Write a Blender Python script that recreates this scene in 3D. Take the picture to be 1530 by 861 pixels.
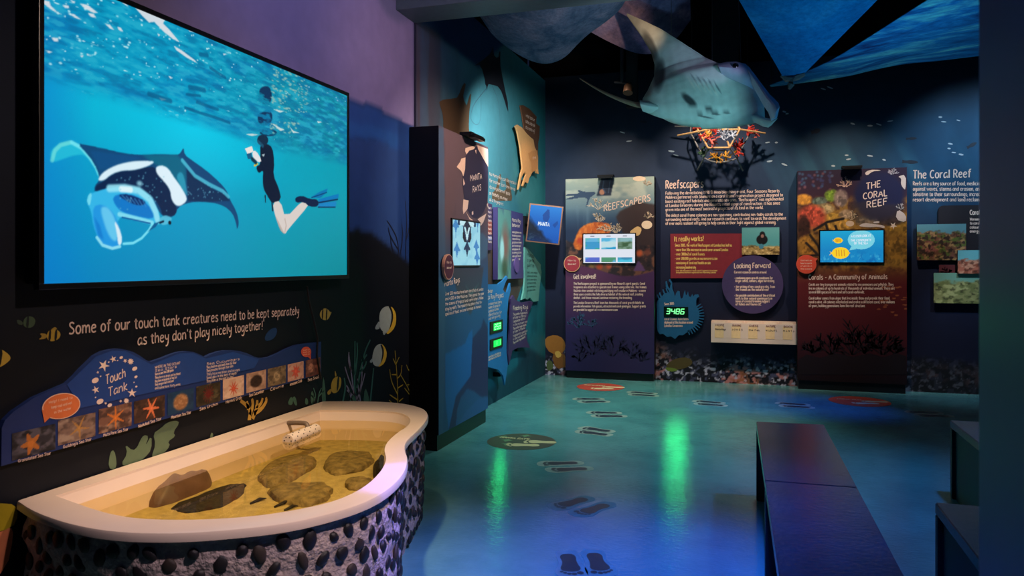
import bpy, bmesh, math, random
import numpy as np
from mathutils import Vector, Matrix
for o in list(bpy.data.objects): bpy.data.objects.remove(o, do_unlink=True)
SC = bpy.context.scene
COL = SC.collection
R = random.Random(7)
NR = np.random.RandomState(5)

# ---------------------------------------------------------------- the place, in metres
# wall_left is the plane X = 0, wall_back is Y = 9.12, the eye stands at (EX, 0, EH)
F, CX, HY = 1125.0, 765.0, 393.0
EX, EH = 2.439, 1.40
YB = 9.12
TH = math.radians(17.51); CT, ST = math.cos(TH), math.sin(TH)

# ---------------------------------------------------------------- camera
cd = bpy.data.cameras.new('camera'); cam = bpy.data.objects.new('camera', cd); COL.objects.link(cam)
cam.location = (EX, 0, EH); cam.rotation_euler = (math.pi/2, 0, TH)
cd.sensor_width = 36; cd.lens = 36*F/1530; cd.shift_y = -(430.5-HY)/1530; cd.clip_start = .02; cd.clip_end = 100
cd.dof.use_dof = True; cd.dof.focus_distance = 6.0; cd.dof.aperture_fstop = 5.6
SC.camera = cam

# ---------------------------------------------------------------- world, lights, exposure
W = bpy.data.worlds.new('world'); SC.world = W; W.use_nodes = True
bg = W.node_tree.nodes['Background']; bg.inputs[0].default_value = (.10, .16, .40, 1); bg.inputs[1].default_value = .05
SC.view_settings.view_transform = 'Standard'; SC.view_settings.look = 'None'
SC.view_settings.exposure = 0; SC.view_settings.gamma = 1; SC.view_settings.use_curve_mapping = False

def spot(loc, aim, power, col, deg, blend=.6, rad=.05):
    l = bpy.data.lights.new('spotlight', 'SPOT'); l.energy = power; l.color = col
    l.spot_size = math.radians(deg); l.spot_blend = blend; l.shadow_soft_size = rad
    o = bpy.data.objects.new('spotlight', l); COL.objects.link(o); o.location = loc
    o.rotation_euler = (Vector(aim)-Vector(loc)).to_track_quat('-Z', 'Y').to_euler()
    return o
WARM = (1, .62, .34); NEUT = (1, .80, .62); TEAL = (.72, 1, .84); BLUE = (.03, .16, 1); LILAC = (.74, .68, 1.0)
# touch tank: a warm downlight over its middle and a blue accent on its side
spot((.75, 2.6, 3.15), (.42, 2.9, .5), 250, (1, .70, .38), 50, .9, .06)
spot((2.25, 2.9, 3.05), (1.05, 2.62, .30), 420, (.16, .14, 1), 10, .4, .03)
spot((2.85, 1.5, 3.15), (.8, 2.25, .42), 270, (.85, .66, .74), 36, .9, .06)
# TV wall wash
spot((1.7, 4.7, 3.0), (0, 4.85, 2.6), 50, (1, .66, .52), 75, 1, .08)
spot((2.0, 3.2, 3.2), (0, 4.0, 3.2), 90, LILAC, 95, 1, .1)
spot((2.6, 2.4, 3.1), (0, 2.9, .9), 170, (1, .74, .58), 72, 1, .08)
# manta wall and its signs, from the track under the beam
spot((2.3, 5.1, 3.18), (.15, 5.7, 1.75), 260, NEUT, 56, .9, .03)
spot((1.15, 5.7, 2.9), (0, 7.4, 2.2), 420, (.86, .95, .95), 66, .9, .04)
spot((1.2, 6.9, 2.9), (.05, 8.2, 2.35), 60, WARM, 30, .8, .03)
spot((2.6, 5.3, 3.2), (.2, 6.6, 1.0), 160, (.3, .65, 1), 50, 1, .05)
# back wall kiosks, boards and murals
spot((.9, 7.6, 3.8), (.85, 8.95, 1.7), 190, NEUT, 62, .9, .03)
spot((2.1, 7.55, 3.85), (2.1, 9.1, 1.75), 230, (1, .84, .72), 66, .9, .05)
spot((3.5, 7.6, 3.8), (3.45, 8.95, 1.6), 190, NEUT, 62, .9, .03)
spot((2.2, 7.9, 3.7), (2.45, 9.0, .88), 150, (1, .74, .5), 11, .7, .03)
spot((4.9, 7.4, 3.8), (4.8, 9.1, 1.9), 260, (.55, .78, 1), 70, 1, .04)
# hanging manta
spot((2.2, 5.3, 2.95), (1.42, 6.7, 3.5), 170, WARM, 22, 1, .03)
spot((3.1, 5.0, 2.6), (2.12, 6.4, 3.05), 40, (.62, .60, 1), 14, .8, .03)
spot((3.0, 4.8, 1.5), (1.85, 6.5, 2.9), 105, (.3, .85, .95), 26, .8, .05)
# floor colour
spot((1.5, 7.9, 3.9), (1.0, 7.1, 0), 520, TEAL, 66, 1, .08)
spot((2.6, 4.9, 3.1), (1.9, 5.8, 0), 120, (.25, .8, .9), 70, 1, .08)
spot((2.4, 2.6, 3.1), (2.0, 3.1, 0), 900, BLUE, 50, 1, .08)
spot((3.4, 7.9, 3.9), (2.8, 7.7, 0), 420, BLUE, 34, 1, .08)
spot((3.9, 4.4, 3.1), (3.3, 4.7, 0), 230, (.05, .3, 1), 66, 1, .1)
# canopies: upward spots added to brighten the cloth, no fixtures
spot((3.6, 5.6, .5), (3.3, 6.4, 4.0), 170, (.05, .5, 1), 50, 1, .1)
spot((4.3, 6.2, .5), (3.9, 7.3, 3.8), 110, (.25, .7, 1), 50, 1, .1)
spot((1.8, 4.9, 2.4), (1.3, 6.0, 3.6), 26, (.75, .92, 1), 60, 1, .1)

# extra green lamps added before the number displays, for the floor streaks
def added_panel_lamp(loc, rot, sx, sy, power, col):
    l = bpy.data.lights.new('added_display_light', 'AREA'); l.shape = 'RECTANGLE'; l.size = sx; l.size_y = sy; l.energy = power; l.color = col
    o = bpy.data.objects.new('added_display_light', l); COL.objects.link(o); o.location = loc; o.rotation_euler = rot
added_panel_lamp((1.61, YB-.055, .825), (-math.pi/2, 0, 0), .22, .09, 1.6, (.02, 1, .22))
for z_ in (.78, .62): added_panel_lamp((.118, 6.94, z_), (0, -math.pi/2, 0), .09, .2, .7, (.02, 1, .22))

# ---------------------------------------------------------------- helpers
def lin(c):
    c = np.asarray(c, float)/255.
    return np.where(c <= .04045, c/12.92, ((c+.055)/1.055)**2.4)
def ray(x, y):
    a = (x-CX)/F
    return a*CT-ST, a*ST+CT, (HY-y)/F

class Plane:
    """a flat face of the place: kind L (faces +X, u = Y), B (faces -Y, u = X), Z (faces up, u = X, v = Y)"""
    def __init__(s, kind, d): s.k, s.d = kind, d
    def uv(s, x, y):
        r = ray(x, y)
        if s.k == 'L': t = (s.d-EX)/r[0]; return t*r[1], EH+t*r[2]
        if s.k == 'B': t = s.d/r[1]; return EX+t*r[0], EH+t*r[2]
        t = (s.d-EH)/r[2]; return EX+t*r[0], t*r[1]
    def p3(s, u, v, off=0.):
        if s.k == 'L': return (s.d+off, u, v)
        if s.k == 'B': return (u, s.d-off, v)
        return (u, v, s.d+off)
    def at(s, dx): return Plane(s.k, s.d+dx if s.k != 'B' else s.d-dx)

class Tilt:
    """a free plane: origin, u axis, v axis"""
    def __init__(s, o, u, v):
        s.o, s.u, s.v = Vector(o), Vector(u).normalized(), Vector(v).normalized(); s.n = s.u.cross(s.v)
    def p3(s, u, v, off=0.): return tuple(s.o+s.u*u+s.v*v+s.n*off)
    def uv(s, x, y):
        r = Vector(ray(x, y)); e = Vector((EX, 0, EH)); t = (s.o-e).dot(s.n)/r.dot(s.n); q = e+r*t-s.o
        return q.dot(s.u), q.dot(s.v)

WLOC = {}
def root(name, loc, label, cat, group=None):
    o = bpy.data.objects.new(name, None); COL.objects.link(o); o.location = loc; o.empty_display_size = .1
    WLOC[o.name] = Vector(loc); return tag(o, label, cat, group)
def tag(o, label=None, cat=None, group=None, kind=None):
    if label: o['label'] = label
    if cat: o['category'] = cat
    if group: o['group'] = group
    if kind: o['kind'] = kind
    return o
def obj(name, verts, faces, mat, parent=None, smooth=False, cols=None, label=None):
    v = np.asarray(verts, float).reshape(-1, 3)
    lo, hi = v.min(0), v.max(0); c = (lo+hi)/2
    if parent is None: c[2] = lo[2]
    me = bpy.data.meshes.new(name); me.from_pydata((v-c).tolist(), [], faces); me.update()
    if smooth:
        me.polygons.foreach_set('use_smooth', [True]*len(me.polygons)); me.set_sharp_from_angle(angle=math.radians(38))
    if cols is not None:
        at = me.color_attributes.new('Col', 'FLOAT_COLOR', 'POINT')
        at.data.foreach_set('color', np.asarray(cols, np.float32).ravel())
    if mat: me.materials.append(mat)
    o = bpy.data.objects.new(name, me); COL.objects.link(o); WLOC[o.name] = Vector(c)
    if parent is not None:
        o.parent = parent; o.location = Vector(c)-WLOC[parent.name]
    else: o.location = c
    if label: o['label'] = label
    return o
def bmobj(name, bm, mat, parent=None, smooth=False, label=None):
    bm.verts.index_update()
    v = [tuple(q.co) for q in bm.verts]; f = [[q.index for q in p.verts] for p in bm.faces]; bm.free()
    return obj(name, v, f, mat, parent, smooth, label=label)
def boxv(x0, x1, y0, y1, z0, z1):
    return [(x0,y0,z0),(x1,y0,z0),(x1,y1,z0),(x0,y1,z0),(x0,y0,z1),(x1,y0,z1),(x1,y1,z1),(x0,y1,z1)]
BOXF = [(3,2,1,0),(4,5,6,7),(0,1,5,4),(1,2,6,5),(2,3,7,6),(3,0,4,7)]
def box(name, x0, x1, y0, y1, z0, z1, mat, parent=None, bev=0, label=None):
    bm = bmesh.new(); vs = [bm.verts.new(p) for p in boxv(x0,x1,y0,y1,z0,z1)]
    for f in BOXF: bm.faces.new([vs[i] for i in f])
    if bev: bmesh.ops.bevel(bm, geom=list(bm.edges), offset=bev, segments=2, affect='EDGES', profile=.6)
    return bmobj(name, bm, mat, parent, label=label)
def slab(name, plane, pts, t, mat, parent=None, off=0., label=None):
    """flat sheet cut to an outline (u, v), t thick, standing off the plane"""
    pts = [tuple(p) for p in pts]; n = len(pts)
    ar = sum(pts[i][0]*pts[(i+1) % n][1]-pts[(i+1) % n][0]*pts[i][1] for i in range(n))
    if ar < 0: pts = pts[::-1]
    v = [plane.p3(u, w, off+t) for u, w in pts]; f = [list(range(n))]
    if t > .0015:
        v += [plane.p3(u, w, off) for u, w in pts]
        f += [(i, i+n, (i+1) % n+n, (i+1) % n) for i in range(n)] + [list(range(2*n-1, n-1, -1))]
    return obj(name, v, f, mat, parent, label=label)
def px(plane, pts): return [plane.uv(x, y) for x, y in pts]
def smooth_loop(pts, k=2):
    for _ in range(k):
        q = []
        for i in range(len(pts)):
            a, b = pts[i], pts[(i+1) % len(pts)]
            q += [(a[0]*.75+b[0]*.25, a[1]*.75+b[1]*.25), (a[0]*.25+b[0]*.75, a[1]*.25+b[1]*.75)]
        pts = q
    return pts
def smooth_line(pts, k=2):
    for _ in range(k):
        q = [pts[0]]
        for i in range(len(pts)-1):
            a, b = pts[i], pts[i+1]
            q += [tuple(a[j]*.75+b[j]*.25 for j in range(len(a))), tuple(a[j]*.25+b[j]*.75 for j in range(len(a)))]
        pts = q+[pts[-1]]
    return pts
def ell(cx, cy, rx, ry, n=24, rot=0):
    c, s = math.cos(rot), math.sin(rot); o = []
    for i in range(n):
        a = 2*math.pi*i/n; x, y = rx*math.cos(a), ry*math.sin(a); o.append((cx+x*c-y*s, cy+x*s+y*c))
    return o
def rect(u0, u1, v0, v1): return [(u0,v0),(u1,v0),(u1,v1),(u0,v1)]
def rbox(u0, u1, v0, v1, r, n=4):
    o = []
    for cx, cy, a0 in ((u1-r, v0+r, -90), (u1-r, v1-r, 0), (u0+r, v1-r, 90), (u0+r, v0+r, 180)):
        for i in range(n+1):
            a = math.radians(a0+90*i/n); o.append((cx+r*math.cos(a), cy+r*math.sin(a)))
    return o
def ribbon(plane, strokes, w, off):
    """flat strokes; each a list of (u, v[, width])"""
    V, Fc = [], []
    for st in strokes:
        n = len(st)
        if n < 2: continue
        b = len(V)
        for i, p in enumerate(st):
            a, c = st[max(i-1, 0)], st[min(i+1, n-1)]
            dx, dy = c[0]-a[0], c[1]-a[1]; L = math.hypot(dx, dy) or 1e-9
            hw = (p[2] if len(p) > 2 else w)/2; nx, ny = -dy/L*hw, dx/L*hw
            V += [plane.p3(p[0]+nx, p[1]+ny, off), plane.p3(p[0]-nx, p[1]-ny, off)]
        for i in range(n-1): Fc.append((b+2*i+1, b+2*i+3, b+2*i+2, b+2*i))
    return V, Fc
def tube(pts, rad, n=8, caps=True):
    V, Fc = [], []; P = [Vector(p) for p in pts]; m = len(P)
    up = Vector((0, 0, 1))
    for i, p in enumerate(P):
        t = (P[min(i+1, m-1)]-P[max(i-1, 0)]).normalized()
        s = t.cross(up)
        if s.length < .05: s = t.cross(Vector((1, 0, 0)))
        s.normalize(); q = s.cross(t)
        r = rad[i] if isinstance(rad, (list, tuple)) else rad
        for k in range(n):
            a = 2*math.pi*k/n; V.append(tuple(p+s*(r*math.cos(a))+q*(r*math.sin(a))))
    for i in range(m-1):
        for k in range(n):
            k2 = (k+1) % n; Fc.append((i*n+k, i*n+k2, (i+1)*n+k2, (i+1)*n+k))
    if caps: Fc += [list(range(n-1, -1, -1)), list(range((m-1)*n, m*n))]
    return V, Fc
def merge(parts):
    V, Fc = [], []
    for v, f in parts:
        b = len(V); V += list(v); Fc += [[i+b for i in q] for q in f]
    return V, Fc

# ---------------------------------------------------------------- materials
MATS = {}
def mat(name, col, rough=.55, metal=0., spec=.4, emit=0., noise=0., scale=20., bump=0., bscale=60., attr=False, coat=0.):
    if name in MATS: return MATS[name]
    m = bpy.data.materials.new(name); m.use_nodes = True; nt = m.node_tree; b = nt.nodes['Principled BSDF']
    L = nt.links.new
    b.inputs['Roughness'].default_value = rough; b.inputs['Metallic'].default_value = metal
    b.inputs['Specular IOR Level'].default_value = spec; b.inputs['Coat Weight'].default_value = coat
    tc = nt.nodes.new('ShaderNodeTexCoord')
    if attr:
        a = nt.nodes.new('ShaderNodeAttribute'); a.attribute_name = 'Col'; src = a.outputs['Color']
    else:
        rgb = nt.nodes.new('ShaderNodeRGB'); rgb.outputs[0].default_value = (*lin(col), 1); src = rgb.outputs[0]
    nz = nt.nodes.new('ShaderNodeTexNoise'); nz.inputs['Scale'].default_value = scale; nz.inputs['Detail'].default_value = 5
    L(tc.outputs['Object'], nz.inputs['Vector'])
    mr = nt.nodes.new('ShaderNodeMapRange'); mr.inputs['To Min'].default_value = 1-noise; mr.inputs['To Max'].default_value = 1+noise
    mr.inputs['From Min'].default_value = .25; mr.inputs['From Max'].default_value = .75
    L(nz.outputs['Fac'], mr.inputs['Value'])
    mx = nt.nodes.new('ShaderNodeVectorMath'); mx.operation = 'SCALE'; L(src, mx.inputs[0]); L(mr.outputs[0], mx.inputs['Scale'])
    if emit:
        L(mx.outputs[0], b.inputs['Emission Color']); b.inputs['Emission Strength'].default_value = emit
        b.inputs['Base Color'].default_value = (.01, .01, .012, 1)
    else: L(mx.outputs[0], b.inputs['Base Color'])
    if bump:
        n2 = nt.nodes.new('ShaderNodeTexNoise'); n2.inputs['Scale'].default_value = bscale; n2.inputs['Detail'].default_value = 6
        L(tc.outputs['Object'], n2.inputs['Vector'])
        bp = nt.nodes.new('ShaderNodeBump'); bp.inputs['Strength'].default_value = bump; bp.inputs['Distance'].default_value = .02
        L(n2.outputs['Fac'], bp.inputs['Height']); L(bp.outputs[0], b.inputs['Normal'])
    MATS[name] = m; return m
def flat(col, **k): return mat('print_%02x%02x%02x%s' % (*[int(c) for c in col], ''.join(map(str, k.values()))), col, noise=.06, scale=30, **k)
PRINT = mat('printed_panel', (0,0,0), rough=.5, spec=.3, attr=True, noise=.04, scale=80)
MURAL = mat('mural_print', (0,0,0), rough=.6, spec=.25, attr=True, noise=.08, scale=9)
BLACK = mat('black_lacquer', (10, 11, 16), rough=.45, spec=.3, noise=.1)
CREAM = flat((236, 205, 188)); PALE = flat((225, 200, 190)); WHITE = flat((240, 236, 230))

# ---------------------------------------------------------------- colour rasters (printed pictures), kept as vertex colours
def fbm(h, w, sx, sy, oct=4, seed=0):
    rs = np.random.RandomState(seed); out = np.zeros((h, w)); amp, tot = 1., 0.
    yy, xx = np.mgrid[0:h, 0:w]
    for o in range(oct):
        gx, gy = sx*2**o, sy*2**o
        g = rs.rand(int(gy)+3, int(gx)+3); X = xx/w*gx; Y = yy/h*gy
        i, j = X.astype(int), Y.astype(int); fx, fy = X-i, Y-j; fx = fx*fx*(3-2*fx); fy = fy*fy*(3-2*fy)
        out += amp*((g[j,i]*(1-fx)+g[j,i+1]*fx)*(1-fy)+(g[j+1,i]*(1-fx)+g[j+1,i+1]*fx)*fy); tot += amp; amp *= .5
    return out/tot
class Raster:
    def __init__(s, plane, u0, u1, v0, v1, nu, nv, base=(0,0,0)):
        s.pl, s.b, s.nu, s.nv = plane, (u0, u1, v0, v1), nu, nv
        s.a = np.zeros((nv, nu, 3)); s.a[:] = base
        s.U, s.V = np.meshgrid(np.linspace(u0, u1, nu), np.linspace(v0, v1, nv))
        s.S, s.T = (s.U-u0)/(u1-u0), (s.V-v0)/(v1-v0)
    def n(s, sx, sy, oct=4, seed=0): return fbm(s.nv, s.nu, sx, sy, oct, seed)
    def mix(s, m, col, only=None):
        m = np.clip(m, 0, 1)[..., None]; s.a = s.a*(1-m)+np.asarray(col, float)*m
    def win(s, u0, u1, v0, v1, pad=0):
        """index window of the picture that covers a box"""
        b = s.b; ku, kv = (s.nu-1)/(b[1]-b[0]), (s.nv-1)/(b[3]-b[2])
        i0 = max(0, int((u0-b[0])*ku)-pad-1); i1 = min(s.nu, int((u1-b[0])*ku)+pad+3)
        j0 = max(0, int((v0-b[2])*kv)-pad-1); j1 = min(s.nv, int((v1-b[2])*kv)+pad+3)
        return slice(j0, max(j0, j1)), slice(i0, max(i0, i1))
    def put(s, w, m, col, full=False):
        a = np.clip(m, 0, 1)[..., None]; s.a[w] = s.a[w]*(1-a)+np.asarray(col, float)*a
    def full(s, w, m):
        o = np.zeros(s.U.shape); o[w] = m; return o
    def poly(s, pts, col, alpha=1., soft=0., uv=False):
        P = pts if uv else px(s.pl, pts); n = len(P)
        w = s.win(min(p[0] for p in P), max(p[0] for p in P), min(p[1] for p in P), max(p[1] for p in P), int(soft)+1)
        U, V = s.U[w], s.V[w]; m = np.zeros(U.shape, bool)
        if not m.size: return np.zeros(s.U.shape)
        for i in range(n):
            (x1, y1), (x2, y2) = P[i], P[(i+1) % n]
            if y1 == y2: continue
            c = ((y1 > V) != (y2 > V)); m ^= c & (U < (x2-x1)*(V-y1)/(y2-y1)+x1)
        m = m.astype(float)
        for _ in range(int(soft)):
            q = np.pad(m, 1, 'edge'); m = (m+q[2:, 1:-1]+q[:-2, 1:-1]+q[1:-1, 2:]+q[1:-1, :-2])/5
        s.put(w, m*alpha, col); return s.full(w, m)
    def blob(s, cx, cy, rx, ry, col, alpha=1., hard=.25):
        """ellipse; centre in the frame, radii in metres"""
        u, v = s.pl.uv(cx, cy); w = s.win(u-rx, u+rx, v-ry, v+ry)
        d = np.hypot((s.U[w]-u)/rx, (s.V[w]-v)/ry); m = np.clip((1-d)/hard, 0, 1)
        s.put(w, m*alpha, col); return s.full(w, m)
    def line(s, pts, wd, col, alpha=1.):
        P = px(s.pl, pts); w = s.win(min(p[0] for p in P)-wd, max(p[0] for p in P)+wd, min(p[1] for p in P)-wd, max(p[1] for p in P)+wd)
        U, V = s.U[w], s.V[w]; d = np.full(U.shape, 9.)
        for (x1, y1), (x2, y2) in zip(P[:-1], P[1:]):
            L2 = (x2-x1)**2+(y2-y1)**2+1e-12
            t = np.clip(((U-x1)*(x2-x1)+(V-y1)*(y2-y1))/L2, 0, 1)
            d = np.minimum(d, np.hypot(U-x1-t*(x2-x1), V-y1-t*(y2-y1)))
        s.put(w, np.clip((wd-d)/(wd*.5), 0, 1)*alpha, col)
    def down(s):
        s.a = (s.a[::2, ::2]+s.a[1::2, ::2]+s.a[::2, 1::2]+s.a[1::2, 1::2])/4
        s.nv, s.nu = s.a.shape[:2]; return s
    def build(s, name, parent, material, off=0.):
        u0, u1, v0, v1 = s.b; us = np.linspace(u0, u1, s.nu); vs = np.linspace(v0, v1, s.nv); n = s.nu
        o, e1, e2 = (np.array(s.pl.p3(*q, off), float) for q in ((0, 0), (1, 0), (0, 1)))
        gu, gv = np.meshgrid(us, vs); V = o+gu.reshape(-1, 1)*(e1-o)+gv.reshape(-1, 1)*(e2-o)
        k = (np.arange(s.nv-1)[:, None]*n+np.arange(n-1)[None, :]).ravel(); Fc = np.stack([k, k+1, k+n+1, k+n], 1).tolist()
        c = np.ones((s.nv, s.nu, 4)); c[..., :3] = lin(np.clip(s.a, 0, 255))
        return obj(name, V, Fc, material, parent, cols=c.reshape(-1, 4))

# ---------------------------------------------------------------- hand-lettering: single-stroke alphabet
G = {}
for ln in '''a 5;4.5,4 3,5 1,4 .3,2 1,.2 2.6,.3 4.3,2 4.5,5 4.4,1.5 5,0
b 5;.5,9 .5,0|.5,3 2,5 4,4.4 4.5,2.5 3.6,.5 2,0 .5,1
c 4.5;4,4.2 2.6,5 1,4.2 .3,2.4 1,.6 2.6,0 4.2,.8
d 5.2;4.4,3.8 2.8,5 1,4.2 .3,2.2 1.2,.3 2.8,.3 4.4,2|4.5,9 4.5,0
e 4.8;.5,2.6 4.3,3 4,4.4 2.5,5 1,4.3 .3,2.4 1,.6 2.6,0 4.4,.8
f 4;4,8.5 2.8,9 1.8,8 1.6,0|.2,5 3.6,5.2
g 5;4.4,4 2.8,5 1,4.2 .3,2.4 1.2,.5 2.8,.5 4.3,2.2|4.4,5 4.4,-2 3.4,-3.8 1.6,-3.8 .6,-2.8
h 5;.5,9 .5,0|.5,3 2,4.8 3.6,4.8 4.3,3.4 4.4,0
i 2;1,5 1,0|1,7 1,7.6
j 2.6;1.6,5 1.6,-2.4 .8,-3.8 -.4,-3.4|1.6,7 1.6,7.6
k 4.6;.5,9 .5,0|4,5 .6,2.2 4.4,0
l 2;1,9 1,0
m 7.4;.5,5 .5,0|.5,3 1.8,4.9 3,4.6 3.6,3 3.6,0|3.6,3 5,4.9 6.2,4.6 6.8,3 6.9,0
n 5;.5,5 .5,0|.5,3 2,4.8 3.6,4.8 4.3,3.4 4.4,0
o 5;2.5,5 1,4.3 .3,2.5 1,.6 2.5,0 4,.6 4.7,2.5 4,4.3 2.5,5
p 5;.5,5 .5,-4|.5,3.4 2,5 4,4.4 4.6,2.5 3.8,.5 2,0 .5,1
q 5;4.4,4 2.8,5 1,4.2 .3,2.4 1.2,.5 2.8,.4 4.4,2|4.5,5 4.5,-4 5.2,-3
r 3.8;.5,5 .5,0|.5,2.6 1.6,4.4 3.4,4.9
s 4.2;3.8,4.4 2.4,5 .9,4.4 .8,3.2 2.2,2.5 3.7,1.8 3.8,.7 2.2,0 .4,.6
t 3.8;1.8,7.8 1.8,1 2.6,0 3.6,.3|.2,5 3.5,5.1
u 5;.5,5 .6,1.4 1.6,.1 3.2,.4 4.3,2|4.4,5 4.5,0
v 4.6;.3,5 2.3,0 4.3,5
w 6.6;.3,5 1.8,0 3.3,4.2 4.8,0 6.3,5
x 4.4;.4,5 4,0|4,5 .4,0
y 4.8;.4,5 .8,2.4 2.2,1.4 4,2.4|4.4,5 4,-1 2.8,-3.6 1,-3.6
z 4.4;.4,5 4,5 .4,0 4.2,0
A 6;.3,0 3,9 5.6,0|1.2,3 4.8,3.2
B 5.4;.6,0 .6,9 3,9 4.4,7.8 4.2,5.8 2.8,5 .8,4.9|2.8,5 4.6,4.2 5,2.2 3.8,.4 .6,0
C 5.6;5.2,7.8 3.6,9 1.6,8 .5,5 1,1.8 2.8,.1 5.2,1
D 6;.6,0 .6,9 3.2,8.6 5.2,6.6 5.4,3.4 3.8,.8 .6,0
E 5;4.6,9 .6,9|.6,9 .6,0|.6,0 4.8,0|.6,4.8 4,4.8
F 4.8;4.6,9 .6,9|.6,9 .6,0|.6,4.8 3.8,4.8
G 6;5.2,7.8 3.6,9 1.6,8 .5,5 1,1.8 2.8,.1 5,1 5.2,4 3.2,4
H 6;.6,9 .6,0|5.3,9 5.3,0|.6,4.6 5.3,4.8
I 2.2;1,9 1,0
J 4;3.2,9 3.2,2 2.2,.2 .4,.8
K 5.4;.6,9 .6,0|5,9 .7,4.2|.7,4.2 5.2,0
L 4.6;.6,9 .6,0|.6,0 4.4,0
M 7;.5,0 1,9|1,9 3.5,3.4|3.5,3.4 6,9|6,9 6.6,0
N 6;.6,0 .6,9|.6,9 5.2,0|5.2,0 5.3,9
O 6.4;3.2,9 1.2,8 .3,4.8 1.2,1.2 3.2,0 5.2,1.2 6.1,4.8 5.2,8 3.2,9
P 5;.6,0 .6,9|.6,9 3.2,8.8 4.6,7.2 4.2,5.2 2.6,4.4 .6,4.3
Q 6.4;3.2,9 1.2,8 .3,4.8 1.2,1.2 3.2,0 5.2,1.2 6.1,4.8 5.2,8 3.2,9|3.8,2.4 6.2,-.6
R 5.4;.6,0 .6,9|.6,9 3.2,8.8 4.6,7.2 4.2,5.2 2.6,4.4 .6,4.3|2.4,4.4 5,0
S 5;4.6,7.8 3,9 1.2,8.4 .8,6.6 2.4,5 4.2,3.8 4.6,1.8 3,.1 .4,.9
T 5.4;.2,9 5.2,9|2.7,9 2.7,0
U 6;.6,9 .7,2.4 2,.2 4,.2 5.3,2.4 5.4,9
V 5.6;.3,9 2.8,0|2.8,0 5.3,9
W 8;.3,9 2,0|2,0 4,7|4,7 6,0|6,0 7.7,9
X 5.4;.4,9 5,0|5,9 .4,0
Y 5.2;.3,9 2.6,4.8 2.6,0|4.9,9 2.6,4.8
Z 5;.5,9 4.6,9|4.6,9 .5,0|.5,0 4.8,0
0 5;2.5,9 .9,8 .4,4.5 1,1 2.5,0 4,1 4.6,4.5 4,8 2.5,9
1 3;.6,7 1.8,9 1.8,0
2 5;.5,7.4 2,9 4,8.4 4.2,6.4 .5,0|.5,0 4.6,0
3 5;.6,8.2 2.4,9 4,7.8 3.6,5.6 2,5|2,5 4.2,4 4.4,1.6 2.6,0 .4,.8
4 5;3.4,0 3.6,9|3.6,9 .4,2.6|.4,2.6 4.8,2.8
5 5;4.2,9 1,9|1,9 .8,5.4|.8,5.4 3,5.8 4.4,3.6 3.6,.8 1.8,0 .4,.8
6 5;4,8.6 1.6,6.6 .5,3 1.4,.4 3.4,.2 4.5,2.2 3.4,4.4 1.6,4.2 .6,2.6
7 5;.4,9 4.6,9|4.6,9 1.6,0
8 5;2.5,5 1,6.6 1.4,8.6 3.4,8.7 4,6.6 2.5,5 .7,3.2 1,.7 2.6,0 4.3,1 4.2,3.4 2.5,5
9 5;4.4,6 3,4.6 1.2,5.2 .7,7.4 2,9 3.8,8.6 4.4,6 3.6,0
. 1.8;.8,.5 .8,-.2
, 1.8;1,.5 .5,-1.4
! 2.2;1.1,9 1.1,2.6|1,.5 1,-.2
' 1.6;.9,9 .7,6.8
" 3;.9,9 .8,7|2.1,9 2,7
: 1.8;.9,.5 .9,-.2|.9,4.4 .9,3.7
- 3.6;.5,3.6 3.2,3.7
& 5.6;5.2,0 1.6,6.6 2,8.6 3.4,8.4 3.2,6.6 .8,3.6 .6,1.2 2.4,0 5,3.4
( 2.4;2,9.4 .8,6 .8,2 2,-1
) 2.4;.4,9.4 1.6,6 1.6,2 .4,-1
? 4.4;.6,7.6 2,9 3.8,8 3.6,5.8 2,4.4 2,2.6|2,.5 2,-.2
; 1.8;1,.5 .5,-1.4|.9,4.4 .9,3.7
/ 4;.4,-1 3.6,9.4
~ 3;1.5,3.6 1.5,4.3'''.split('\n'):
    k, r = ln.split(' ', 1); adv, st = r.split(';', 1); G[k] = (float(adv), [[tuple(map(float, q.split(','))) for q in s.split()] for s in st.split('|')])
for k in 'abcdefghijklmnopqrstuvwxyz':
    G[k] = (G[k][0], [[(a, b*1.24 if b <= 5.2 and b > 0 else b if b <= 0 else 6.45+(b-5.2)*.67) for a, b in st] for st in G[k][1]])
def text_strokes(s, detail=1):
    x, out = 0., []
    for ch in s:
        if ch == ' ': x += 3.2; continue
        adv, st = G.get(ch, G['o'])
        for k in st:
            q = [(x+a, b) for a, b in k]
            out.append(smooth_line(q, detail) if len(q) > 2 and detail else q)
        x += adv+.9
    return out, x
def text(plane, s, p0, p1, hpx, w=.13, name='lettering', material=None, parent=None, off=.002, upv=None, detail=1, build=True):
    """one line of lettering from frame point p0 (baseline start) to p1 (baseline end), capitals hpx tall"""
    u0, v0 = plane.uv(*p0); u1, v1 = plane.uv(*p1)
    st, L = text_strokes(s, detail)
    _, vt = plane.uv(p0[0], p0[1]-hpx); hh = vt-v0
    ex = ((u1-u0)/L, (v1-v0)/L); k = hh/9
    n = math.hypot(*ex); ey = (-ex[1]/n*k, ex[0]/n*k) if upv is None else (0, k)
    S = [[(u0+a*ex[0]+b*ey[0], v0+a*ex[1]+b*ey[1]) for a, b in q] for q in st]
    d = ribbon(plane, S, hh*w, off)
    return obj(name, d[0], d[1], material or CREAM, parent) if build else d
def para(plane, lines, first, dy, hpx, w=.16, parent=None, material=None, off=.002, name='lettering', slope=0., natural=None):
    """several lines of lettering; each entry (text, right end x in the frame)"""
    for i, (s, xe) in enumerate(lines):
        if s:
            y = first[1]+dy*i; text(plane, s, (first[0], y), (xe, y+slope*(xe-first[0])), hpx, w, name, material, parent, off, 1, 0)

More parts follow.
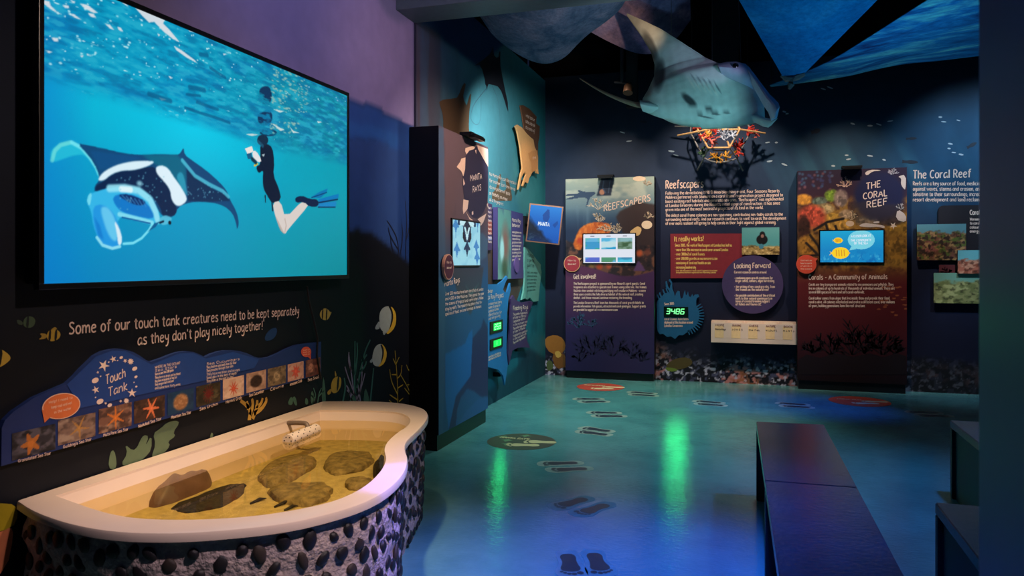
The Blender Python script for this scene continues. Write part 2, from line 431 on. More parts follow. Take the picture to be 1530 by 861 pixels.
# ================================================================ STRUCTURE
PLW = Plane('L', 0.); PBW = Plane('B', YB); PF = Plane('Z', 0.)
def struct(o): o['kind'] = 'structure'; return o
# floor: poured resin, blue-green, with a slight orange-peel
m = bpy.data.materials.new('resin_floor'); m.use_nodes = True; nt = m.node_tree; b = nt.nodes['Principled BSDF']; L = nt.links.new
tc = nt.nodes.new('ShaderNodeTexCoord')
n1 = nt.nodes.new('ShaderNodeTexNoise'); n1.inputs['Scale'].default_value = 1.3; n1.inputs['Detail'].default_value = 8; n1.inputs['Roughness'].default_value = .65; L(tc.outputs['Object'], n1.inputs[0])
cr = nt.nodes.new('ShaderNodeValToRGB'); cr.color_ramp.elements[0].position = .32; cr.color_ramp.elements[0].color = (.055, .19, .21, 1)
cr.color_ramp.elements[1].position = .7; cr.color_ramp.elements[1].color = (.13, .34, .35, 1)
L(n1.outputs['Fac'], cr.inputs[0]); L(cr.outputs[0], b.inputs['Base Color'])
n3 = nt.nodes.new('ShaderNodeTexNoise'); n3.inputs['Scale'].default_value = 4; L(tc.outputs['Object'], n3.inputs[0])
mr = nt.nodes.new('ShaderNodeMapRange'); mr.inputs['To Min'].default_value = .11; mr.inputs['To Max'].default_value = .20; L(n3.outputs['Fac'], mr.inputs[0]); L(mr.outputs[0], b.inputs['Roughness'])
n2 = nt.nodes.new('ShaderNodeTexNoise'); n2.inputs['Scale'].default_value = 26; n2.inputs['Detail'].default_value = 4
mp = nt.nodes.new('ShaderNodeMapping'); mp.inputs['Scale'].default_value = (1, 2.2, 1); L(tc.outputs['Object'], mp.inputs[0]); L(mp.outputs[0], n2.inputs[0])
bp = nt.nodes.new('ShaderNodeBump'); bp.inputs['Strength'].default_value = .16; bp.inputs['Distance'].default_value = .012; L(n2.outputs['Fac'], bp.inputs['Height']); L(bp.outputs[0], b.inputs['Normal'])
b.inputs['Specular IOR Level'].default_value = .55
floor = struct(box('floor', -.3, 9, -1.5, YB+.2, -.12, 0, m))
VOID = mat('black_ceiling_paint', (5, 6, 10), rough=.9, spec=.1, noise=.2)
struct(box('ceiling', -.3, 9, -1.5, YB+.2, 5.2, 5.3, VOID))

# ---- wall_left (screen wall) : printed mural, lilac shallows above, dark deep below
def wall_mesh(name, rs, thick_dir):
    o = rs.build(name, None, MURAL); return struct(o)
ZW = 4.4; YS = 5.262
r = Raster(PLW, -1.5, YS, 0, ZW, 300, 200, (7, 12, 26))
r.mix(np.clip((r.V-1.35)/1.2, 0, 1)*.9, (8, 30, 62))
edge = 2.62+.0*r.U
r.poly([(60, -300), (618, -300), (618, 195), (600, 183), (570, 166), (545, 156), (519, 149), (470, 140), (300, 60), (60, -40)], (128, 116, 160), soft=1)
r.poly([(519, 149), (545, 156), (570, 166), (600, 183), (618, 195), (618, 230), (600, 228), (570, 205), (519, 205)], (34, 72, 138), soft=1)
r.poly([(519, 205), (570, 207), (600, 225), (618, 222), (618, 400), (519, 400)], (40, 70, 128), soft=1)
r.poly([(519, 180), (540, 186), (560, 187), (590, 200), (618, 200), (618, 222), (600, 228), (575, 214), (545, 206), (519, 206)], (36, 84, 152), soft=1)
r.mix(np.clip((r.U-4.95)/.05, 0, 1)*(r.V < 2.45)*(r.V > 1.3)*.7, (14, 44, 100))
r.poly([(545, -60), (618, -60), (618, 28), (600, 34), (580, 26), (566, 2)], (96, 96, 132), .8, soft=2)
r.poly([(440, 352), (480, 340), (519, 346), (535, 343), (560, 352), (585, 372), (618, 398), (618, 900), (0, 900), (0, 440), (519, 420)], (10, 14, 24), soft=1)
r.a *= (.92+.16*r.n(6, 8, 3, 3))[..., None]
wall_left = wall_mesh('wall_left', r, 1)
# ---- wall_left_far (manta wall)
r = Raster(PLW, YS, YB, 0, 3.68, 220, 210, (70, 128, 140))
t = np.clip((r.U-YS)/(YB-YS), 0, 1)
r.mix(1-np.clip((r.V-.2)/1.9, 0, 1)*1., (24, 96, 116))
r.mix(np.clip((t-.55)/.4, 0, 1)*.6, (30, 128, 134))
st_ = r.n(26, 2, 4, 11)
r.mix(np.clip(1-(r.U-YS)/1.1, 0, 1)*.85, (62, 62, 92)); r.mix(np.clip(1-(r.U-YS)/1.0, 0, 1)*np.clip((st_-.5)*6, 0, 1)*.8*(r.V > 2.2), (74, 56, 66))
r.poly([(618, 30), (640, 40), (668, 62), (700, 90), (716, 100), (735, 83), (760, 60), (700, -60), (618, -60)], (12, 52, 100), .9, soft=3)
r.poly([(760, 560), (775, 545), (790, 520), (815, 535), (815, 570), (700, 640), (690, 620)], (26, 60, 76), .8, soft=4)
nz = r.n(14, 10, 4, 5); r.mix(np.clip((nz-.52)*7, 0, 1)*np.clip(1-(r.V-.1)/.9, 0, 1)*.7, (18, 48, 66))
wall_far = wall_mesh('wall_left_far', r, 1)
# ---- wall_back
r = Raster(PBW, -.02, 8.0, 0, 3.72, 720, 340, (24, 30, 56))
nzv = r.n(6, 4, 4, 21)
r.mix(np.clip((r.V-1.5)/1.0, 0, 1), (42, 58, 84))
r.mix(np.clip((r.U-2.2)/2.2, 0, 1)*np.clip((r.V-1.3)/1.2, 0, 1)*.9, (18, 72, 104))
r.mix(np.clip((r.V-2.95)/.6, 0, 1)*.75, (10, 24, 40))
rays = r.n(40, 1, 3, 4); sh = np.interp((r.U+r.V*.45) % 8, np.linspace(0, 8, 720), rays[0])
r.mix(np.clip((sh-.5)*4, 0, 1)*np.clip((r.V-1.9)/.5, 0, 1)*np.clip((3.0-r.V)/.5, 0, 1)*np.clip((r.U-2.0)/1., 0, 1)*.35, (70, 140, 160))
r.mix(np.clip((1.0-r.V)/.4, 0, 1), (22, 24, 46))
# printed reef along the bottom
a = r.n(200, 96, 3, 31); c = r.n(160, 80, 3, 32); d = r.n(24, 8, 3, 33); e = r.n(240, 116, 2, 36)
low = np.clip((.40+.10*(d-.5)*4-r.V)/.14, 0, 1)
r.mix(low*.95, (24, 24, 34))
r.mix(low*np.clip((a-.52)*9, 0, 1)*.9, (84, 86, 118))
r.mix(low*np.clip((c-.54)*12, 0, 1)*np.clip((.34-r.V)/.2, 0, 1)*np.clip((d-.42)*8, 0, 1), (196, 130, 130))
r.mix(low*np.clip((e-.62)*14, 0, 1)*np.clip((.42-r.V)/.25, .25, 1), (196, 192, 214))
r.mix(low*np.clip((d-.62)*8, 0, 1)*np.clip((a-.45)*6, 0, 1)*.7, (150, 84, 44))
r.mix(low*np.clip((r.U-3.9)/.3, 0, 1)*.7, (24, 24, 26))
# light-flecked fish in the shallows
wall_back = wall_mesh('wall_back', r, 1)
box('backing', -.3, 9, YB+.01, YB+.2, 0, 3.72, VOID, wall_back); struct(box('wall_back_upper', -.3, 9, YB+.3, YB+.4, 3.0, 5.3, VOID)); struct(box('wall_left_upper', -.5, -.35, YS, YB+.4, 3.0, 5.3, VOID)); box('backing', -.3, -.01, YS, YB+.2, 0, 3.68, VOID, wall_far); box('backing', -.3, -.01, -1.5, YS, 0, ZW, VOID, wall_left)
# beam that closes the screen bay
struct(box('trim_1', 0, 9, 4.94, 5.26, 3.23, 4.1, mat('beam_paint', (84, 96, 104), rough=.5, noise=.1), bev=.004))
struct(box('trim_2', 0.0, .012, YS-.012, YS+.004, 2.42, 3.23, mat('mural_edge', (40, 40, 60)), None))
# dark roof structure behind the canopies
STEEL = mat('dark_roof_steel', (20, 21, 30), rough=.7, noise=.15)
struct(box('trim_3', 2.05, 2.33, 8.62, 8.9, 3.3, 5.2, STEEL)); struct(box('trim_4', .1, 7.9, 8.2, 8.35, 4.35, 4.6, STEEL)); struct(box('trim_5', 1.08, 1.2, 8.7, 8.82, 3.2, 5.2, STEEL))

# partition close to the eye on the right
PT = mat('partition_laminate', (22, 62, 132), rough=.42, spec=.35, noise=.35, scale=2.2, bump=.03, bscale=6)
yq = 1.2; xq = EX+yq*ray(1461, 400)[0]/ray(1461, 400)[1]
wall_right = struct(box('wall_right', xq, xq+.26, yq-.48, yq, 0, 3.4, PT, bev=.006))

# ================================================================ mural prints on wall_left (flat, children of the wall)
def pr(name, pts, col, parent, plane, off=.0015, sm=0, label=None, uv=False):
    p = pts if uv else px(plane, pts)
    if sm: p = smooth_loop(p, sm)
    return slab(name, plane, p, .0006, flat(col), parent, off, label)
def brs(plane, col, parent, name, lines, w, off=.0018, sm=2, label=None):
    S = []
    for q in lines:
        P = smooth_line(px(plane, q), sm); n = len(P)
        S.append([(a, b_, w*(1-.45*i/(n-1))) for i, (a, b_) in enumerate(P)])
    V, Fc = ribbon(plane, S, w, off); return obj(name, V, Fc, flat(col), parent, label=label)
# silhouettes of sea fans on the dark hill
brs(PLW, (16, 22, 44), wall_left, 'sea_fan_print', [[(596,385),(594,360),(588,345),(578,330)],[(594,372),(582,352),(580,340)],[(606,390),(606,360),(608,330),(605,300)],[(606,360),(612,340),(614,318)],[(614,395),(613,370),(618,345)],[(598,380),(602,350),(600,335)],[(588,378),(584,365),(583,352)]], .016)
# striped fish
def bfish(body, strp, fins, colb, cols, colf, par=None, plane=PLW):
    par = par or wall_left
    o = pr('fish_print', body, colb, par, plane, .0012, 2)
    if fins:
        for q in fins: pr('fin', q, colf, o, plane, .0010, 1)
    for q in strp: pr('stripe', q, cols, o, plane, .0020, 1)
    return o
YEL = (168, 140, 50)
bfish([(70,497),(76,492),(86,493),(91,500),(86,508),(75,511),(69,506)], [[(73,492),(76,492),(75,510),(71,510)],[(82,492),(85,493),(84,509),(80,510)]], [[(70,499),(58,498),(63,503),(56,508),(69,506)],[(75,493),(82,488),(86,493)]], YEL, (14,14,16), (150,125,50))
bfish([(33,480),(40,472),(50,474),(53,481),(48,490),(36,490)], [[(40,472),(43,472),(42,490),(38,490)]], [[(33,480),(24,477),(26,485),(34,486)]], (58, 78, 56), (16, 26, 26), (50, 66, 52))
bfish([(-14,520),(0,521),(12,529),(16,535),(12,541),(0,549),(-14,552)], [[(-3,521),(4,522),(0,549),(-7,550)]], None, (190, 158, 60), (14,14,16), YEL)
bfish([(478,466),(484,460),(491,463),(494,470),(489,479),(481,478),(477,472)], [[(481,461),(483,461),(482,478),(480,477)],[(487,461),(489,462),(488,478),(486,479)]], [[(491,466),(496,466),(492,473)]], (168, 150, 70), (18,18,18), (150, 135, 60))
GF = (168, 176, 168)
bfish([(566,470),(571,460),(580,457),(587,461),(590,472),(589,487),(583,497),(575,498),(568,492),(567,484)], [[(579,457),(585,459),(588,470),(586,488),(579,498),(583,486),(585,472),(583,463)]], [[(567,478),(560,489),(561,493),(568,491)],[(571,494),(573,502),(577,497)]], GF, (18,18,22), (150,160,160))
pr('fish_print', [(583,457),(589,463),(592,474),(590,489),(581,499),(576,499),(583,490),(587,478),(587,468)], (214, 170, 50), wall_left, PLW, .0024, 1)
bfish([(556,531),(560,518),(568,513),(574,517),(577,528),(574,541),(566,548),(559,547),(556,541)], [[(567,513),(573,518),(575,530),(571,544),(567,547),(570,536),(571,525)]], [[(557,534),(551,541),(556,543)]], GF, (18,18,22), (150,160,160))
pr('fish_print', [(569,513),(575,519),(578,530),(574,543),(567,548),(564,548),(570,541),(573,530),(573,521)], (214, 170, 50), wall_left, PLW, .0024, 1)
bfish([(494,574),(498,565),(505,562),(510,566),(509,579),(502,588),(495,587)], [[(504,562),(507,563),(505,582),(502,586)]], [[(495,580),(488,586),(490,591),(495,587)],[(500,563),(500,552),(503,562)]], (176, 150, 50), (18,18,20), YEL)
pr('fish_print', [(395,503),(402,493),(411,489),(414,493),(412,502),(406,508),(396,510)], (20, 50, 96), wall_left, PLW, .0012, 1)
# corals and weeds behind the tank
brs(PLW, (186, 146, 60), wall_left, 'coral_print', [[(372,628),(374,612),(366,604),(359,599)],[(373,620),(378,606),(376,596)],[(377,626),(383,610),(390,603),(392,595)],[(379,618),(390,612),(398,600),(397,594)],[(383,610),(384,598)],[(371,611),(368,600)]], .028)
pr('weed_print', [(161,700),(164,676),(170,672),(174,690),(172,702)], (92, 112, 84), wall_left, PLW, .0012, 1)
pr('weed_print', [(180,694),(190,678),(186,664),(198,674),(205,668),(208,660),(214,650),(222,652),(216,668),(226,650),(226,672),(216,684),(205,692),(190,697)], (92, 112, 84), wall_left, PLW, .0012, 1)
pr('weed_print', [(226,682),(232,664),(228,648),(240,640),(248,632),(262,628),(268,632),(258,646),(262,652),(250,660),(254,666),(242,680),(228,688)], (92, 112, 84), wall_left, PLW, .0014, 1)
pr('weed_print', [(313,655),(315,646),(318,648),(318,654)], (92, 112, 84), wall_left, PLW, .0012, 1)
for q in ([(429,604),(434,592),(438,597),(436,606)],[(440,606),(436,594),(441,592),(444,606)],[(455,604),(456,594),(460,597),(460,605)],[(464,604),(464,586),(468,584),(469,604)],[(480,605),(482,561),(485,572),(487,605)],[(520,604),(528,586),(531,604)],[(542,604),(545,578),(550,590),(552,604)]):
    pr('weed_print', q, (62, 100, 84), wall_left, PLW, .0012, 1)
GR = (70, 112, 100)
brs(PLW, GR, wall_left, 'coral_print', [[(466,605),(472,592),(468,580)],[(474,605),(476,588),(480,580)],[(470,596),(464,590)],[(476,592),(484,584)]], .012)
brs(PLW, (56, 104, 94), wall_left, 'coral_print', [[(531,605),(529,570),(530,540),(530,510)],[(530,560),(534,530),(533,512)],[(533,580),(540,545),(546,522),(553,508)],[(540,540),(548,530)],[(538,556),(546,546),(547,540)],[(553,600),(556,570),(558,550)],[(512,600),(516,580),(514,565)]], .022)
brs(PLW, (134, 124, 150), wall_left, 'coral_print', [[(536,605),(528,585),(520,565),(515,548)],[(526,600),(520,580),(517,576)],[(528,583),(524,555),(521,530)],[(525,556),(520,540),(521,526)],[(531,605),(540,575),(541,545)],[(536,590),(542,570),(545,558)],[(527,592),(518,583)],[(539,604),(535,580),(534,566)],[(533,598),(542,604)]], .016)
YC = (150, 128, 44)
brs(PLW, YC, wall_left, 'coral_print', [[(594,606),(594,580),(592,550),(590,524)],[(594,590),(584,570),(582,552)],[(592,560),(585,560)],[(593,566),(599,560),(600,546)],[(594,598),(582,590)],[(591,545),(587,536)],[(591,545),(596,534)],[(596,600),(602,595)],[(594,580),(602,575)],[(588,605),(581,598)]], .012)
brs(PLW, (128, 116, 44), wall_left, 'coral_print', [[(617,606),(612,585),(604,570),(598,560)],[(616,604),(618,575),(616,545),(613,512)],[(617,560),(609,552),(607,545)],[(617,575),(608,575)],[(616,545),(611,538),(612,530)],[(612,590),(604,580)]], .012)
# yellow and pink painted rocks at the far left, by the floor
pr('coral_print', [(-30,752),(0,752),(22,754),(27,770),(18,790),(-30,800)], (150, 130, 20), wall_left, PLW, .0012, 1)
pr('coral_print', [(-30,800),(0,796),(16,786),(20,800),(10,850),(-30,880)], (190, 110, 70), wall_left, PLW, .0010, 1)

# lettering over the board
text(PLW, 'Some of our touch tank creatures need to be kept separately', (102, 500), (447, 470), 18, .13, parent=wall_left, material=PALE)
text(PLW, "as they don't play nicely together!", (205, 516), (393, 492), 16, .13, parent=wall_left, material=PALE)

# manta silhouettes on wall_left_far
def MD(z, s, x0, y0): return [(x0+a*s, y0+b_*s) for a, b_ in z]
s2 = 160/810.
MB = (46, 34, 34)
pr('manta_print', MD([(345,245),(385,220),(420,195),(460,160),(478,130),(490,92),(492,130),(495,165),(515,185),(530,175),(535,135),(545,138),(543,180),(545,250),(560,330),(580,430),(600,520),(603,592),(590,560),(570,490),(550,435),(525,400),(490,390),(455,383),(447,400),(442,430),(438,400),(430,385),(425,340),(405,270),(385,238)], s2, 640, 50), (30, 30, 40), wall_far, PLW, .0012)
pr('manta_print', MD([(80,520),(110,500),(170,495),(215,485),(235,450),(255,400),(272,372),(282,385),(272,430),(262,470),(270,510),(290,545),(302,500),(315,455),(322,460),(318,520),(308,600),(305,700),(312,790),(240,800),(150,760),(110,720),(112,660),(105,600)], s2, 640, 50), (84, 62, 44), wall_far, PLW, .0012)
pr('manta_print', MD([(30,770),(60,640),(75,655),(60,740),(50,770),(90,790),(120,760),(105,690),(125,670),(150,760),(165,861),(130,861),(0,861),(0,800)], 90/484., 735, 140), (100, 76, 54), wall_far, PLW, .0012, 1)
brs(PLW, (66, 100, 116), wall_far, 'outline_print', [[(726,133),(712,150),(705,162),(702,180),(716,190),(720,160),(714,110)],[(735,128),(745,150),(748,190),(748,250)]], .010, off=.001)
brs(PLW, (84, 62, 44), wall_far, 'manta_print', [[(724,400),(724,330),(732,320),(735,410),(728,470)]], .02)
pr('manta_print', [(722,330),(745,335),(765,365),(780,372),(782,420),(765,470),(740,470),(722,450)], (70, 56, 50), wall_far, PLW, .0010)
para(PLW, [('No Manta Ray can be mistaken', 772), ('for another. Each one carries', 770), ('its own pattern of spots', 762), ('on the belly, as unique', 758), ('as a fingerprint', 752)], (731, 262), 9.5, 5, .16, wall_far, CREAM, slope=.36)

# ================================================================ TELEVISION
PTV = Plane('L', .085)
tu0, tu1 = PTV.uv(56, 430)[0], PTV.uv(520.5, 300)[0]; tv0, tv1 = PTV.uv(519, 416)[1], PTV.uv(519, 138.5)[1]
tv = root('television', (.04, (tu0+tu1)/2, tv0), 'huge wall-mounted television showing a manta ray and a snorkeller', 'television')
BEZ = mat('television_bezel', (14, 15, 18), rough=.3, spec=.5, noise=.05)
box('back_shell', .004, .07, tu0+.02, tu1-.02, tv0+.02, tv1-.02, BEZ, tv, .006)
bz = .022
box('bezel', .065, .092, tu0, tu1, tv0, tv0+bz, BEZ, tv, .003); box('bezel', .065, .092, tu0, tu1, tv1-bz, tv1, BEZ, tv, .003)
box('bezel', .065, .092, tu0, tu0+bz, tv0+bz, tv1-bz, BEZ, tv, .003); box('bezel', .065, .092, tu1-bz, tu1, tv0+bz, tv1-bz, BEZ, tv, .003)
r = Raster(PTV, tu0+bz, tu1-bz, tv0+bz, tv1-bz, 1000, 600, (0, 172, 206))
s, t = r.S, r.T
r.mix(np.clip(.6-t, 0, 1)*1.25*(1-s), (0, 112, 186)); r.mix(np.clip(s-.35, 0, 1)*1.2, (0, 150, 168)); r.mix(np.clip(.45-t, 0, 1)*1.7*s, (0, 132, 146))
r.mix(np.clip(1-np.hypot((s-.36)/.34, (t-.62)/.3), 0, 1)*.9, (0, 204, 236)); r.mix(np.clip((.10-s)/.1, 0, 1)*.5, (0, 120, 206))
wl_ = .60-.02*s+.06*np.abs(s-.62)+.04*(r.n(5, 1, 3, 2)-.5)
sf = np.clip((t-wl_)/.07, 0, 1); up = np.clip((t-wl_)/.3, 0, 1)
w1 = r.n(10, 22, 4, 3); w2 = r.n(34, 70, 3, 4); w3 = r.n(90, 140, 2, 8)
r.mix(sf*.55, (0, 132, 178)); r.mix(sf*np.clip(s-.3, 0, 1)*1.0, (10, 138, 150)); r.mix(sf*np.clip((.5-w1)*5, 0, 1)*.5, (0, 104, 168)); r.mix(sf*np.clip((w2-.52)*6, 0, 1)*.45, (60, 190, 214)); r.mix(sf*np.clip((.45-w2)*6, 0, 1)*.4, (0, 92, 140))
r.mix(sf*np.clip((w3-.80)*16, 0, 1)*np.clip((w1-.42)*6, 0, 1)*.9, (200, 236, 240))
zu = lambda q: [(60+a*300/1359., b_*300/1359.) for a, b_ in q]
for q in ([(10,0),(60,10),(70,40),(110,80),(145,98),(120,95),(70,65),(20,25)],[(150,35),(190,40),(195,60),(165,55)],[(180,88),(230,100),(280,138),(240,125)],[(265,25),(320,35),(390,90),(360,90),(300,60)],[(320,90),(360,95),(380,125),(340,115)],[(435,160),(470,170),(500,205),(470,195)],[(520,180),(545,190),(562,220),(530,205)],[(620,30),(700,60),(845,135),(830,160),(870,200),(945,290),(900,268),(840,222),(770,150),(735,155),(690,110)],[(900,310),(960,345),(1040,405),(1065,432),(990,392),(920,342)],[(75,255),(120,260),(120,285),(90,280)],[(30,342),(85,352),(60,362)],[(520,-10),(570,10),(598,52),(560,25)],[(265,372),(292,378),(282,392)],[(310,362),(355,382),(320,378)],[(660,482),(690,494),(670,494)],[(200,0),(235,12),(230,28),(210,15)],[(790,225),(812,240),(800,250)],[(865,515),(900,528),(880,535)],[(1000,200),(1040,220),(1010,215)],[(1235,362),(1265,368),(1240,376)],[(800,660),(856,676),(820,682)],[(60,-40),(140,-60),(200,-30),(120,-10)],[(0,-60),(40,-40),(20,-20)]):
    r.poly(zu(q), (218, 222, 228), .95, 1)
for k in range(120):
    x, y = R.uniform(10, 1500), R.uniform(-100, 700)
    if y < 440+x*.15: r.blob(*zu([(x, y)])[0], R.uniform(.004, .010), R.uniform(.003, .006), (200, 236, 242), .9, .6)
for q, w_ in (([(735,638),(800,660),(880,685)],.014),([(1010,592),(1060,600),(1110,612)],.014),([(980,730),(1080,765),(1180,795),(1280,832)],.009),([(1060,692),(1140,722),(1200,742)],.010),([(1150,460),(1200,495),(1250,525)],.010),([(990,640),(1080,650)],.008),([(1080,370),(1130,375)],.012)): r.line(zu(q), w_, (0, 84, 128), .65)
# mirror image of the snorkeller and sun sparkle on the surface
zd = lambda q: [(340+a*180/554., 90+b_*180/554.) for a, b_ in q]
for q in ([(140,130),(185,115),(205,150),(195,205),(150,200)],[(135,245),(195,232),(208,262),(190,300),(140,298)],[(145,322),(190,312),(232,330),(215,350),(150,350)]):
    m_ = r.poly(smooth_loop(zd(q), 2), (0, 40, 84), .0, 3); r.mix(m_*np.clip((w2-.38)*6, 0, 1)*.9, (4, 38, 78))
for (xa, xb, ya, yb, n_) in ((205,370,40,150,70),(200,370,140,240,60),(195,330,285,335,34)):
    for k in range(n_): x, y = R.uniform(xa, xb), R.uniform(ya, yb); r.blob(*zd([(x, y)])[0], R.uniform(.008, .022), R.uniform(.004, .008), (150, 186, 176), .8, .7)
for q in ([(80,340),(110,338),(145,343),(110,349)],[(205,225),(260,235),(240,242)],[(280,300),(300,325),(335,335),(300,335)],[(410,280),(435,285),(415,290)],[(200,290),(262,322),(240,325)]): r.poly(zd(q), (214, 224, 220), .9, 1)
r.mix(sf*np.clip((s-.7)*4, 0, 1)*np.clip((w1-.5)*6, 0, 1)*.5, (10, 100, 170))
# manta ray
zt = lambda q: [(65+a*300/1435., 200+b_*300/1435.) for a, b_ in q]
r.poly(smooth_loop(zt([(45,150),(60,110),(110,75),(175,55),(215,60),(260,90),(310,150),(350,200),(330,190),(290,150),(240,150),(180,165),(110,190),(70,205)]), 2), (40, 196, 220), .75, 4)
r.line(zt([(60,190),(80,120),(120,80),(190,62)]), .010, (120, 226, 220), .7); r.line(zt([(200,62),(270,100),(330,170),(375,240),(395,290)]), .010, (110, 226, 240), .95)
body = smooth_loop(zt([(235,65),(330,85),(450,110),(570,140),(700,152),(830,145),(950,152),(975,140),(1000,95),(1005,150),(1060,190),(1160,260),(1260,350),(1310,410),(1330,470),(1380,560),(1395,640),(1380,690),(1375,640),(1350,570),(1290,515),(1200,490),(1080,485),(1010,500),(960,525),(940,580),(900,600),(850,600),(760,450),(600,390),(450,400),(360,420),(365,370),(400,330),(385,260),(330,165)]), 1)
r.poly(body, (8, 70, 118), 1, 1)
m_ = r.poly(zt([(700,150),(950,150),(1010,200),(1020,330),(1000,440),(900,300),(800,220)]), (0, 110, 136), .75, 14)
r.poly(zt([(400,260),(330,120),(560,150),(700,170),(560,220)]), (10, 82, 140), .6, 10)
r.poly(zt([(1020,250),(1100,320),(1200,390),(1310,440),(1330,480),(1200,485),(1030,480)]), (6, 44, 82), .95, 4)
r.line(zt([(990,190),(1080,300),(1180,360),(1280,410),(1320,450)]), .012, (80, 196, 220), .8)
r.poly(smooth_loop(zt([(370,370),(420,345),(460,310),(540,265),(640,262),(720,240),(800,235),(860,320),(910,420),(920,480),(950,520),(945,575),(910,590),(850,590),(830,520),(770,440),(680,385),(580,370),(450,390),(370,420)]), 1), (4, 36, 74), 1, 2)
r.poly(smooth_loop(zt([(385,340),(400,300),(450,255),(540,215),(640,195),(740,192),(800,200),(740,235),(640,262),(560,262),(480,290),(440,330)]), 2), (214, 238, 248), 1, 3)
r.poly(smooth_loop(zt([(795,240),(840,222),(890,245),(930,310),(990,390),(1030,470),(990,510),(950,520),(910,470),(905,400),(850,330),(810,290)]), 2), (220, 240, 250), 1, 3)
r.poly(smooth_loop(zt([(940,300),(990,260),(1020,380),(1030,460),(980,380)]), 2), (60, 180, 210), .6, 5)
# mouth
r.poly(smooth_loop(zt([(330,430),(380,410),(470,385),(580,375),(690,390),(770,450),(815,540),(830,610),(780,640),(700,620),(560,580),(520,640),(560,740),(550,800),(500,815),(440,800),(390,750),(355,660),(340,560),(315,500)]), 1), (50, 180, 230), 1, 2)
r.poly(smooth_loop(zt([(320,430),(345,420),(335,500),(320,515),(308,480)]), 1), (120, 220, 240), .9, 1)
r.poly(smooth_loop(zt([(490,450),(560,425),(660,440),(740,500),(790,570),(780,610),(660,590),(560,560),(510,510)]), 1), (10, 120, 200), 1, 3)
r.poly(smooth_loop(zt([(530,435),(600,430),(700,465),(735,495),(690,515),(620,495),(560,460)]), 1), (4, 44, 100), 1, 2)
for k in range(6): r.line(zt([(560+30*k, 440+8*k), (600+26*k, 480+8*k)]), .004, (60, 140, 200), .6)
r.line(zt([(470,390),(580,385),(680,405),(760,470),(800,560),(815,620)]), .020, (150, 226, 244), .9); r.line(zt([(555,395),(620,400)]), .016, (225, 246, 250), .9)
r.line(zt([(540,575),(620,595),(700,615),(775,635)]), .012, (130, 220, 240), .95); r.line(zt([(560,596),(680,622),(760,640)]), .004, (0, 80, 150), .9)
r.poly(smooth_loop(zt([(350,520),(420,500),(500,560),(540,660),(560,750),(548,800),(500,815),(430,798),(385,740),(355,640)]), 1), (30, 150, 224), 1, 3)
r.poly(smooth_loop(zt([(400,520),(460,520),(510,600),(530,700),(520,780),(470,740),(430,640)]), 2), (110, 206, 240), .85, 8)
r.poly(smooth_loop(zt([(500,610),(540,670),(562,750),(550,800),(530,790),(525,720)]), 2), (225, 240, 246), .95, 2)
r.line(zt([(380,740),(420,795),(490,818),(545,805)]), .008, (150, 226, 244), .9)
r.poly(zt([(360,590),(400,650),(430,760),(390,730)]), (0, 100, 190), .5, 6)
r.line(zt([(570,785),(640,780),(700,745),(750,690),(780,640)]), .007, (120, 224, 244), .95); r.poly(zt([(745,700),(790,640),(830,625),(800,665)]), (0, 84, 140), .9, 1)
r.poly(smooth_loop(zt([(820,610),(860,580),(900,590),(920,610),(890,645),(840,655)]), 1), (90, 190, 220), .9, 2); r.blob(*zt([(900,635)])[0], .010, .010, (4, 20, 40)); r.line(zt([(830,635),(855,625)]), .006, (4, 40, 70))
for k in range(70):
    x, y = R.choice([(R.uniform(480,880), R.uniform(270,560)), (R.uniform(1030,1290), R.uniform(350,480))]); r.blob(*zt([(x, y)])[0], .0055, .005, (120, 190, 214), .55, .8)
r.blob(*zt([(685,355)])[0], .022, .016, (150, 210, 226), .8, .7)
# snorkeller
r.poly(smooth_loop(zd([(150,390),(175,382),(205,400),(214,470),(208,530),(235,590),(246,642),(205,662),(185,630),(162,590),(160,540),(163,505),(140,522),(128,490),(150,480),(148,420)]), 1), (8, 24, 48), 1, 1)
r.poly(zd(ell(160, 368, 26, 25, 18)), (10, 40, 66), 1, 1); r.line(zd([(140,375),(160,395)]), .012, (30, 90, 120), .8); r.poly(zd([(155,435),(170,430),(165,445)]), (200, 220, 225), .8)
r.poly(zd([(78,407),(110,395),(118,420),(92,434)]), (232, 226, 220), 1, 0); r.poly(zd([(85,432),(108,425),(112,455),(92,455)]), (20, 90, 130), 1)
r.poly(smooth_loop(zd([(112,422),(128,414),(157,462),(142,472),(115,450)]), 1), (226, 226, 228), 1); r.poly(zd([(118,482),(136,472),(140,480),(122,490)]), (214, 190, 60)); r.line(zd([(112,455),(128,470)]), .014, (14, 50, 70))
r.poly(zd([(168,620),(174,620),(175,655),(171,655)]), (10, 30, 50))
r.poly(smooth_loop(zd([(205,655),(242,645),(264,728),(345,643),(372,650),(374,665),(277,778),(262,802),(240,780),(215,710)]), 1), (216, 206, 200), 1, 1)
r.poly(zd([(215,710),(232,740),(262,802),(240,784)]), (170, 150, 140), .6, 2); r.line(zd([(262,730),(268,760),(262,790)]), .006, (180, 160, 150), .6); r.line(zd([(203,655),(206,690)]), .008, (10, 30, 50))
r.poly(zd([(380,632),(420,606),(460,590),(452,610),(425,634)]), (0, 110, 176), .9, 1); r.poly(zd([(415,640),(510,614),(508,634),(420,654)]), (0, 116, 190), .95, 1); r.poly(zd([(418,656),(500,650),(496,674),(415,677)]), (20, 130, 196), .95, 1)
r.line(zd([(418,655),(505,640)]), .006, (0, 40, 80)); r.line(zd([(415,676),(494,676)]), .005, (0, 50, 90)); r.line(zd([(385,632),(455,608)]), .004, (0, 60, 110))
r.poly(smooth_loop(zd([(308,632),(340,622),(375,638),(416,640),(416,674),(375,674),(350,652),(312,656)]), 1), (6, 30, 66), 1, 1)
r.down()
